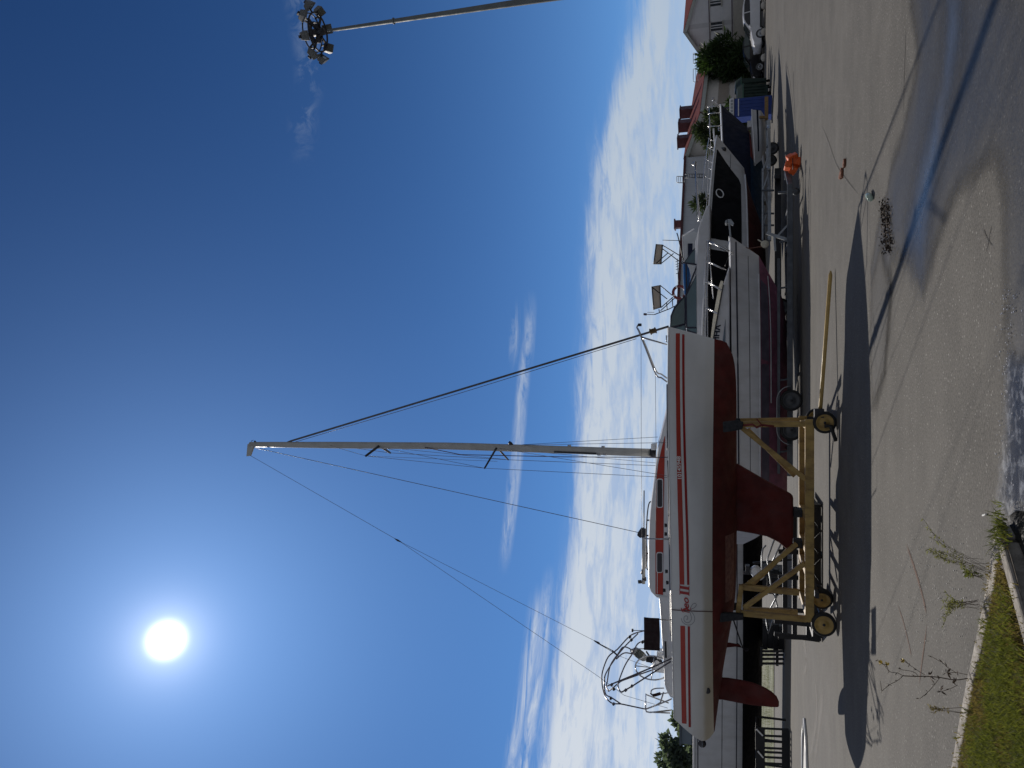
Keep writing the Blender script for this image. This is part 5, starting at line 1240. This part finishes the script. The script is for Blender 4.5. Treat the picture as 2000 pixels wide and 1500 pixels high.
def car(name, label, xf, Y, paint, tinted, L=4.25, Wd=1.72, H=1.47, head=-1, sedan=False):
    """side-on car whose nose points to -x; xf = nose x"""
    rt_ = thing(name, (xf+L/2, Y+Wd/2, 0), label, 'car')
    prof_ = [(0,.42),(.03,.62),(.10,.72),(.55,.86),(1.05,.95),(1.30,.98),(2.6,1.0),(3.7,1.02),(4.1,.95),(4.22,.75),(4.25,.45),(4.2,.28),(.10,.22),(.02,.3)]
    m = MB(); secs_ = []
    for k, yy in enumerate((0,.05,.14,.86,1.0-.05,1.0) if False else (0,.04,.12,.5,.88,.96,1.0)):
        ins = {0:.10,1:.03,2:0,3:-.02,4:0,5:.03,6:.10}[k]
        secs_.append([Vector((xf+ins*(1 if x < 2 else -1)*(1.0 if (x < .4 or x > 3.9) else 0)+x*L/4.25, Y+yy*Wd, z-(ins*.5 if z > .6 else -ins*.3))) for x, z in prof_])
    m.loft(secs_, closed=True, smooth=True); body = m.build('body', paint, rt_)
    g = [(1.02,.93),(1.55,1.25),(1.85,1.40),(2.3,H),(3.0,H-.01),(3.55,1.36),(3.95,1.1),(4.12,.95)]
    if sedan: g = [(1.05,.93),(1.6,1.25),(1.9,1.38),(2.35,H-.04),(2.9,H-.06),(3.3,1.3),(3.7,1.05),(3.8,.95)]
    m = MB(); cs_ = []
    for yy, dx_, dz_ in ((.05,0,-.02),(.13,.0,0),(.5,-.03,.015),(.87,0,0),(.95,0,-.02)):
        cs_.append([Vector((xf+(x+dx_)*L/4.25, Y+(yy*Wd+(0 if .1 < yy < .9 else 0)+(.16*(z-.93)/.5*(1 if yy < .5 else -1) if abs(yy-.5) > .3 else 0)), z+dz_*(1 if z > 1.2 else 0))) for x, z in g])
    m.loft(cs_, closed=True, smooth=True); m.build('roof', paint, rt_)
    def side(pxs, nm, mat_, par, off):
        for sd in (0, 1):
            mm = MB(); vs_ = []
            for x, z in pxs:
                yy = .05*Wd+.16*(z-.93)/.5-off; y_ = Y+yy if sd == 0 else Y+Wd-yy; vs_.append(Vector((xf+x*L/4.25, y_, z)))
            mm.add(vs_, [tuple(range(len(vs_)))]); mm.build(nm, mat_, par, recalc=False)
    side([(1.32,.97),(1.68,1.22),(1.98,1.36),(2.38,1.38),(2.38,.99)], 'side_window', tinted, body, .012); side([(2.46,.99),(2.46,1.38),(3.0,1.37),(3.45,1.30),(3.60,1.03)], 'side_window', tinted, body, .012)
    wsx = MB(); wsx.add([Vector((xf+(1.10-.02)*L/4.25, Y+.2, .98)), Vector((xf+1.08*L/4.25, Y+Wd-.2, .98)), Vector((xf+1.80*L/4.25, Y+Wd-.3, 1.395)), Vector((xf+1.80*L/4.25, Y+.3, 1.395))], [(0,1,2,3)]); wsx.v = [v+Vector((-.025,0,.02)) for v in wsx.v]; wsx.build('windscreen', tinted, body, recalc=False)
    for x in (.78, 3.4):
        for yy in (.06, Wd-.06):
            wheel((xf+x*L/4.25, Y+yy, .31), .31, .2, (0,1,0), parent=rt_, rimc=M_galv)
            a = MB(); a.lathe([(.37,-.01),(.36,.16)] if False else [(.02,0),(.37,0),(.37,.05),(.02,.05)], (xf+x*L/4.25, Y+(.004 if yy < 1 else Wd-.054), .33), (0,1,0), 24); a.build('wheel_arch', M_rubber, body)
    for yy in (.22, Wd-.22): m = MB(); m.box((xf+.10, Y+yy, .68), (.16,.32,.12), Matrix.Rotation(-.3, 3, 'Y')); m.build('headlight', M_groof, body, bevel=.03)
    m = MB(); m.box((xf+1.35*L/4.25, Y-.06, 1.0), (.12,.16,.12)); m.build('wing_mirror', paint, body, bevel=.03)
    m = MB(); m.bar((xf+1.2, Y-.006, .30), (xf+3.0, Y-.006, .30), .03, .1); m.build('sill', M_rubber, body)
    return rt_
car('parked_car', 'white hatchback parked at the right edge, cut off by the picture', P(1480,88,55.3).x, 55.3, M('car_white', (.72,.73,.76), .25, var=.04, coat=.6), glass('car_glass', (.01,.012,.016), .05))
car('parked_car', 'black car parked nose-out behind the white hatchback', P(1480,152,58.2).x, 58.2, M('car_black', (.006,.006,.008), .45, var=.2, coat=.15, spec=.25), glass('car_glass_clear', (.03,.045,.045), .03), sedan=True, H=1.5)
dm0 = None
for iy in (10, 62, 112):
    c = G(1495, iy)
    m = MB(); m.lathe([(.25,0),(.25,.10),(.22,.20),(.15,.27),(.07,.30),(.01,.305)], c, (0,0,1), 20); o = m.build('concrete_dome', M('concrete_dome', (.50,.47,.41), .8, var=.12, scale=5, bump=.3))
    tag(o, {10:'low pale concrete dome in front of the white car, rightmost of three', 62:'low pale concrete dome below the nose of the white car', 112:'low pale concrete dome in front of the black car'}[iy], 'bollard', 'concrete domes in front of the cars')

# ================================================================== TREES
M_trunk = M('bark', (.055,.045,.035), .9, var=.4, scale=6, bump=.6, bscale=12)
M_lfd = leaf_mat('dark_foliage', (.012,.030,.010), (.052,.090,.026), .6, .28)
M_lfb = leaf_mat('haze_tinted_foliage', (.08,.108,.105), (.125,.155,.145), .8, .5)  # bluish grey in the leaf colour imitates distance haze
M_lfm = leaf_mat('mid_foliage', (.020,.035,.016), (.055,.075,.035), .6, .28)
def tree(name, label, x, Y, H, Wd, n, mat, seed, droop=.0, blobs=14, base=.08, lsz=.22, cat='tree', group=None, thin=.34):
    R = random.Random(seed); rt_ = thing(name, (x, Y, 0), label, cat, group)
    m = MB(); m.tube([(x,Y,-.1),(x+.05,Y,H*.3),(x-.05,Y,H*.6),(x,Y,H*.85)], [H*.03,H*.022,H*.014,H*.004], 8)
    cs_ = []
    for k in range(blobs):
        a = R.uniform(0, 2*pi); hz = base+(.96-base)*((k+.5)/blobs); rr = Wd/2*sin(pi*min(1, max(.08, (hz-base*.4)/(1.05-base*.4))))**.7
        q = rr*R.uniform(.25,.72); c = Vector((x+q*cos(a), Y+q*sin(a), H*hz)); cs_.append((c, max(.18, Wd*.2*R.uniform(.7,1.25)*(1-.35*hz))))
        m.tube([(x,Y,H*max(.06,hz-.22)), c.lerp(Vector((x,Y,H*hz-.25)),.4), c], [H*.012,H*.008,H*.003], 5)
    m.build('trunk', M_trunk, rt_)
    l = MB()
    for i in range(n):
        c, r = cs_[R.randrange(len(cs_))]; v = Vector((R.gauss(0,1), R.gauss(0,1), R.gauss(0,1))).normalized()*r*R.uniform(.45,1.12); v.z *= .85
        p = c+v; d = (v.normalized()*.8+Vector((R.gauss(0,.5), R.gauss(0,.5), R.gauss(0,.4)-droop+.25))).normalized()
        s = d.orthogonal().normalized(); s = Matrix.Rotation(R.uniform(0,6.28), 3, d) @ s; L = lsz*R.uniform(.6,1.5); w = L*thin*.5
        l.add([p, p+d*L*.5+s*w, p+d*L, p+d*L*.5-s*w], [(0,1,2,3)])
    l.build('crown', mat, rt_, recalc=False)
xc = P(1400,100,63).x
tree('conifer_bush', 'broad dark evergreen with a ragged crown in front of the gabled house', xc, 65, 4.75, 3.9, 9000, M_lfd, 3, -.2, 30, .05, .42, thin=.22)
tree('conifer_bush', 'smaller leaning evergreen at the left foot of the broad dark one', P(1400,132,66).x, 66, 3.6, 2.2, 2500, M_lfd, 5, -.2, 12, .05, .38, thin=.22)
tree('young_tree', 'spiky young tree behind the navy bow, below the roof vents', P(1400,262,50).x, 50, 4.3, 2.5, 2600, M_lfm, 8, -.3, 14, .25, .36, thin=.22)
tree('young_tree', 'spiky young tree right of the bow rail, in front of the long eaves', P(1400,226,52).x, 52, 3.9, 1.7, 1200, M_lfm, 9, -.3, 10, .2, .34, thin=.22)
tree('shrub', 'small dark shrub showing above the deck of the black-panelled cruiser', P(1380,405,45).x, 45, 4.2, 2.0, 1500, M_lfm, 12, -.2, 10, .3, .34, thin=.22)
tree('shrub', 'low green shrub between the navy bow and the blue toilet', P(1430,205,46).x, 46, 2.4, 1.6, 1200, M_lfd, 14, 0, 9, .05, .25)
tree('shrub', 'low shrub under the navy bow beside the little dinghy', P(1445,235,47).x, 47, 1.9, 2.2, 1300, M_lfm, 15, 0, 9, .05, .25)
for k, (iy, Yt, H, Wd, lab) in enumerate(((1397,120,10.8,7,'haze-tinted far tree just left of the sailboat transom'), (1424,128,12.3,7,'tallest haze-tinted far tree, second left of the transom'), (1474,118,13.0,8,'haze-tinted rounded far tree third left of the transom'), (1504,124,14.0,8,'far tree at the left edge of the view'), (1448,112,8.6,6,'lower far tree in front of the taller ones by the transom'))):
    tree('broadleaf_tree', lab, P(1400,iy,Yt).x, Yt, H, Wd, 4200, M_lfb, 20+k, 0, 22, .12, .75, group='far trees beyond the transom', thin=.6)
tree('shrub', 'fresh green bush just above the rail of the black-bottomed hull', P(1400,1493,60).x, 60, 4.6, 3.6, 2000, leaf_mat('fresh_foliage', (.02,.05,.012), (.06,.11,.03)), 31, 0, 12, .1, .3)

# far grass bank
M_gb = M('grass_bank', (.085,.10,.03), .95, var=.45, scale=.35, dirt=(.13,.10,.05), dirt_amt=.6, bump=.8, bscale=4)
m = MB(); a, b, c, d = G(1512.5,1215), G(1512.5,1560), G(1484,1560), G(1484,1215)
m.add([p+Vector((0,0,.03)) for p in (a, b, c, d)], [(0,1,2,3)]); tag(m.build('grass_verge', M_gb, recalc=False), kind='structure')
gt = MB(); 
for _ in range(900):
    t, u = random.random(), random.random(); p = a.lerp(b, t).lerp(d.lerp(c, t), u); blades(gt, p.x, p.y, .02, 5, .22, .3, 0, .6)
for i, v in enumerate(gt.v): pass
tag(gt.build('verge_grass', [leaf_mat('verge_blades', (.05,.065,.018), (.17,.17,.06))], recalc=False), kind='stuff')

# ================================================================== BUILDINGS
def cladding(name, col, pitch=.35, axis=0):
    m, t, b, out = matnew(name); tc = t.new('ShaderNodeTexCoord').outputs['Object']; s = t.new('ShaderNodeSeparateXYZ'); t.put(s.inputs[0], tc)
    fx = t.m('FRACT', t.m('DIVIDE', t.m('ADD', s.outputs[0], t.m('MULTIPLY', s.outputs[1], .7)), pitch)); gv = t.m('MAXIMUM', t.m('LESS_THAN', fx, .05), t.m('LESS_THAN', t.m('FRACT', t.m('DIVIDE', s.outputs[2], 1.1)), .018))
    c = t.mix(t.rng(t.noise(tc, .6, 5, .6), .3, .7), rgba([x*.9 for x in col]), rgba([min(1, x*1.08) for x in col])); c = t.mix(t.m('MULTIPLY', gv, .30), c, rgba([x*.4 for x in col]))
    t.put(b.inputs['Base Color'], c); b.inputs['Roughness'].default_value = .6; return m
def rooftile(name, col):
    m, t, b, out = matnew(name); tc = t.new('ShaderNodeTexCoord').outputs['Object']; s = t.new('ShaderNodeSeparateXYZ'); t.put(s.inputs[0], tc)
    g1 = t.m('LESS_THAN', t.m('FRACT', t.m('MULTIPLY', t.m('ADD', s.outputs[0], t.m('MULTIPLY', s.outputs[1], 1.4)), 1.1)), .12)
    c = t.mix(t.rng(t.noise(tc, 1.2, 5), .3, .7), rgba([x*.8 for x in col]), rgba([x*1.15 for x in col])); c = t.mix(t.m('MULTIPLY', g1, .45), c, rgba([x*.4 for x in col]))
    t.put(b.inputs['Base Color'], c); b.inputs['Roughness'].default_value = .85; b.inputs['Specular IOR Level'].default_value = .15; return m
M_wallw = cladding('white_cladding', (.80,.81,.82)); M_wallg = cladding('grey_cladding', (.58,.60,.63), .5); M_wallb = cladding('beige_cladding', (.70,.66,.60), .6); M_plinth = M('plinth', (.52,.50,.45), .85, var=.12)
M_roof = rooftile('red_roof', (.16,.035,.032)); M_rdark = M('dark_red_metal', (.085,.018,.022), .6, var=.25); M_fas = M('fascia', (.44,.46,.42), .6, var=.08)
def slab(mb, q, th=.12):
    q = [Vector(p) for p in q]; n = (q[1]-q[0]).cross(q[2]-q[0]).normalized(); n = n if n.z > 0 else -n; mb.prism([p-n*th for p in q], n*th)
def gable_house(name, label, Npk, Fpk, gdir, w, ze, wall, wl=None, left=True):
    """near ridge end, far ridge end, direction of the gable wall, half width, eave height"""
    rt_ = thing(name, (Npk.x, Npk.y, 0), label, 'building'); g = Vector((gdir[0], gdir[1], 0)).normalized(); wl = wl or w
    zp = Npk.z; ax_ = Vector((Fpk.x-Npk.x, Fpk.y-Npk.y, 0)); n0 = Vector((Npk.x, Npk.y, 0))
    zl = ze if wl <= w+.01 else zp-(zp-ze)*wl/w
    R_, L_ = n0+g*w, n0-g*wl
    m = MB(); m.prism([L_, R_, R_+Vector((0,0,ze)), n0+Vector((0,0,zp)), L_+Vector((0,0,zl))], ax_); body = m.build('wall', wall, rt_)
    r_ = MB(); ov = g*.35; dz_ = Vector((0,0,(zp-ze)/w*.35)); a0 = ax_.normalized()*.35
    slab(r_, [n0+Vector((0,0,zp+.13))-a0, R_+ov-dz_+Vector((0,0,ze+.13))-a0, R_+ov-dz_+Vector((0,0,ze+.13))+ax_+a0, n0+Vector((0,0,zp+.13))+ax_+a0])
    slab(r_, [n0+Vector((0,0,zp+.132))-a0, L_-ov-dz_+Vector((0,0,zl+.13))-a0, L_-ov-dz_+Vector((0,0,zl+.13))+ax_+a0, n0+Vector((0,0,zp+.132))+ax_+a0]); r_.build('roof', M_roof, rt_)
    f = MB()
    for e in (R_+ov-dz_+Vector((0,0,ze)), L_-ov-dz_+Vector((0,0,zl))): f.bar(n0+Vector((0,0,zp-.05))-a0*1.12, e-a0*1.12+Vector((0,0,-.05)), .06, .26)
    f.bar(R_+ov-dz_+Vector((0,0,ze-.06))+g*.04, R_+ov-dz_+Vector((0,0,ze-.06))+ax_+g*.04, .08, .28); f.build('fascia', M_fas, rt_)
    return rt_, body
# gabled house at right
N1 = P(1337.5,59,70); gA = Vector((.6,-.8,0)); aA = Vector((.8,.6,0)); N1b = N1+aA*24
ha, hb1 = gable_house('gabled_house', 'pale clad gabled house with a red roof behind the broad evergreen', N1, N1b, gA, 6.4, N1.z-.335*6.4, M_wallw, 3.75)
def PW(ix, iy, off=0.0):          # point on the gable wall (or off metres in front of it)
    d = ray(ix, iy); o = N1-aA*off; t = (o-CAM).dot(aA)/d.dot(aA); return CAM+d*t
for (i0, j0, i1, j1) in ((1387,-4,1408,13),(1388.5,45,1411,61)):
    def Q(ix, iy, off): p = PW(ix, iy, off); return p
    a_, b_2 = PW(i0, j1, .04), PW(i0, j0, .04); zlo = PW(i1, (j0+j1)/2, .04).z; zhi = PW(i0, (j0+j1)/2, .04).z
    a_.z = b_2.z = zhi; U = Vector((0,0,zlo-zhi))
    m = MB(); m.prism([a_, b_2, b_2+U, a_+U], aA*.1); wf = m.build('window', M('window_shade', (.05,.06,.07), .3, var=.2), ha)
    for k in (.36,.66):
        p = a_.lerp(b_2, k)-aA*.03; m = MB(); m.bar(p, p+U, .07, .05); m.build('mullion', M_wallw, wf)
    e = (b_2-a_).normalized()*.1; m = MB()
    for zz in (Vector((0,0,.05)), U-Vector((0,0,.05))): m.bar(a_-e-aA*.02+zz, b_2+e-aA*.02+zz, .1, .1)
    m.build('window_frame', M_plinth, wf)
M_js = M('joint_strip', (.20,.17,.19), .7)
for ix in (1386, 1430):
    z = PW(ix,60).z; c0 = Vector((N1.x, N1.y, z)); m = MB(); m.bar(c0-gA*3.72-aA*.03, c0+gA*6.3-aA*.03, .06, .1); m.build('wall_strip', M_js, ha)
z = PW(1431,60).z; c0 = Vector((N1.x, N1.y, 0)); m = MB(); m.prism([c0-gA*3.74-aA*.05, c0+gA*6.38-aA*.05, c0+gA*6.38-aA*.05+Vector((0,0,z-.06)), c0-gA*3.74-aA*.05+Vector((0,0,z-.06))], aA*.045); m.build('plinth', M_plinth, ha)
def ladder(root, Y, i0, i1, j0, j1, n, name='roof_rail', mat=M_galv, r=.03):
    m = MB()
    for j in (j0, j1): m.tube([P(i0,j,Y), P(i1,j,Y)], r, 5)
    for k in range(n+1): i = i0+(i1-i0)*k/n; m.tube([P(i,j0,Y), P(i,j1,Y)], r*.8, 5)
    return m.build(name, mat, root)
ladder(ha, 76, 1354, 1362, 104, 124, 2)
# lower long building with roof vents
N2 = P(1338.5,307,60); F2 = P(1362,148,77.5); F2.z = N2.z
gd = Vector((17.5,-12.9)).normalized(); hbld, hw = gable_house('long_building', 'long beige building with red roof carrying three dark vent boxes', N2, F2, gd, 2.95, P(1366.5,234,58.3).z, M_wallb, 2.95)
axn = Vector((F2.x-N2.x, F2.y-N2.y, 0)); 
for t, w_, h_ in ((.13,.8,.75),(.30,.95,.9),(.46,.95,1.0)):
    c = Vector((N2.x, N2.y, N2.z))+axn*t+Vector((gd.x, gd.y, 0))*.25; m = MB(); R_ = Matrix.Rotation(atan2(axn.y, axn.x), 3, 'Z')
    m.box(c+Vector((0,0,h_*.3)), (w_, .8, h_*1.25), R_); v_ = m.build('roof_vent', M_rdark, hbld, bevel=.02)
    m = MB(); m.box(c+Vector((0,0,h_*.3+h_*.66)), (w_+.15, .95, .08), R_); m.build('vent_cap', M_rdark, v_)
    m = MB(); m.box(c+Vector((gd.x,gd.y,0))*.02+axn.normalized()*(w_*.5+.25)+Vector((0,0,.55)), (.35,.4,.3), R_); m.build('lit_vent', M_groof, hbld)  # last box is white to stand in for a sunlit vent
ladder(hbld, 72, 1354, 1364, 135, 160, 2)
zd_ = P(1400,190,60).z
for ix, mt in ((1395, M('door_panel_beige', (.34,.29,.24), .7, var=.06)),):
    a = Vector((N2.x, N2.y, 0))+Vector((gd.x, gd.y, 0))*2.97; m = MB(); q0, q1 = a+axn*.12, a+axn*.72; m.prism([q0+Vector((0,0,2.5)), q1+Vector((0,0,2.5)), q1+Vector((0,0,3.3)), q0+Vector((0,0,3.3))], Vector((gd.x, gd.y, 0))*.04); m.build('wall_panel', mt, hbld)
# grey hall
H0, H1 = P(1338,308,59.5), P(1329.5,470,55.5); zt = N2.z
hr = thing('grey_hall', (P(1400,400,58).x, 58, 0), 'grey flat-topped hall with a dark roof edge behind the boats', 'building')
A = Vector((H0.x, H0.y, 0)); B = A+(Vector((H1.x, H1.y, 0))-A)*1.75; bk_ = Vector((-4, 12, 0))
m = MB(); m.prism([A, B, B+bk_, A+bk_], (0,0,zt-.1)); m.build('wall', M_wallg, hr)
nrm = Vector((B-A).cross(Vector((0,0,1)))).normalized(); nrm = nrm if nrm.y < 0 else -nrm
m = MB(); m.bar(A+nrm*.08+Vector((0,0,zt-.02)), B+nrm*.08+Vector((0,0,zt-.02)), .2, .16); m.build('roof_edge', M_rdark, hr)
for f in (.25,.42,.6): m = MB(); m.bar(A+nrm*.02+Vector((0,0,zt*f)), B+nrm*.02+Vector((0,0,zt*f)), .04, .06); m.build('joint_strip', M_tdark, hr)
ladder(hr, 57, 1322, 1337, 344.5, 357, 4, 'roof_rail'); ladder(hr, 57, 1337, 1376, 340, 347, 8, 'wall_ladder', M_tdark)
m = MB(); c = P(1328,438.5,58); m.box(c, (.55,.6,.7)); m.box(c+Vector((0,0,.36)), (.75,.8,.1)); m.build('chimney', M_rdark, hr, bevel=.02)
# far apartment block at the left edge
ap = thing('apartment_block', (P(1400,1440,109).x, 109, 0), 'blue-grey apartment block among the far trees beyond the transom', 'building')
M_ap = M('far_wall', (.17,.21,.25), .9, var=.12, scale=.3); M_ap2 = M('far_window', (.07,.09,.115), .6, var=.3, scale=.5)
xa, xb_ = P(1400,1462,109).x, P(1400,1404,109).x; zt2 = P(1331,1430,109).z
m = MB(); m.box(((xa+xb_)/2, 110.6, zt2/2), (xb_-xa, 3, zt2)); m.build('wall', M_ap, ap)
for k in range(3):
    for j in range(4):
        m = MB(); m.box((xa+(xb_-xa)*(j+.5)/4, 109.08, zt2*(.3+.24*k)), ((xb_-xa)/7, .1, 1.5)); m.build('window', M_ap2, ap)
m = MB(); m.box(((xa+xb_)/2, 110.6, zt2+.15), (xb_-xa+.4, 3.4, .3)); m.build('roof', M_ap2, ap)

# ================================================================== LIGHT MAST
lm_ = thing('light_mast', (15.52, 30, 0), 'tall tapered light mast with a ring of square floodlights', 'light mast')
M_mast = M('mast_grey_steel', (.14,.15,.145), .7, .1, var=.12, scale=2); M_fl = M('floodlight_grey', (.12,.12,.115), .6, .1, var=.2, scale=10); M_fl2 = M('floodlight_dark', (.02,.02,.025), .5, var=.2)
ht = P(640,60,30).z; hx = P(640,60,30).x
m = MB(); m.tube([(hx,30,-.1),(hx,30,ht*.5),(hx,30,ht)], [.22,.14,.065], 12); m.build('pole', M_mast, lm_)
m = MB(); m.tube([(hx,30,P(770,40,30).z-.0),(hx,30,P(770,40,30).z+.05)], .135, 12); m.build('collar', M_mast, lm_)
rc = P(621,62,30); rc.x = hx; rc.y = 30; m = MB(); RG = .80
for dz_, rr in ((0,.04),(.28,.03)): m.tube([rc+Vector((RG*cos(a), RG*sin(a), dz_)) for a in [2*pi*k/24 for k in range(24)]], rr, 6, closed=True)
for k in range(4):
    a = k*pi/2+.3; m.bar(rc+Vector((RG*cos(a), RG*sin(a), 0)), rc, .09, .07); m.bar(rc+Vector((RG*cos(a), RG*sin(a), .28)), rc+Vector((0,0,-.25)), .06, .06); m.bar(rc+Vector((RG*cos(a), RG*sin(a), 0)), rc+Vector((RG*cos(a), RG*sin(a), .28)), .06, .06)
for k in range(8):
    a = k*pi/4+.1; m.bar(rc+Vector((RG*.55*cos(a), RG*.55*sin(a), .14)), rc+Vector((RG*.55*cos(a+pi/4), RG*.55*sin(a+pi/4), .14)), .04, .2)
m.tube([rc+Vector((0,0,-.3)), rc+Vector((0,0,.3))], .16, 12); m.build('lamp_ring', M_fl2, lm_)
for k in range(8):
    a = 2*pi*k/8+.25; c = rc+Vector((1.02*cos(a), 1.02*sin(a), .05)); R_ = Matrix.Rotation(a, 3, 'Z') @ Matrix.Rotation(radians(52), 3, 'Y')
    m = MB(); m.box(c, (.44,.40,.06), R_); m.loft([[c+R_@Vector(v) for v in ((-.21,-.19,.03),(.21,-.19,.03),(.21,.19,.03),(-.21,.19,.03))], [c+R_@Vector(v) for v in ((-.15,-.14,.22),(.12,-.14,.26),(.12,.14,.26),(-.15,.14,.22))]], closed=True, smooth=False); fo_ = m.build('floodlight', M_fl, lm_, bevel=.008)
    m = MB(); m.box(c+R_@Vector((.0,0,-.034)), (.37,.33,.012), R_); m.build('lens', glass('floodlight_lens', (.05,.055,.055), .15), fo_)
    m = MB(); m.box(c+R_@Vector((0,0,.29)), (.14,.12,.08), R_); m.bar(c+R_@Vector((0,0,.2)), rc+Vector((RG*cos(a), RG*sin(a), .05)), .06, .05); m.build('bracket', M_fl2, fo_)
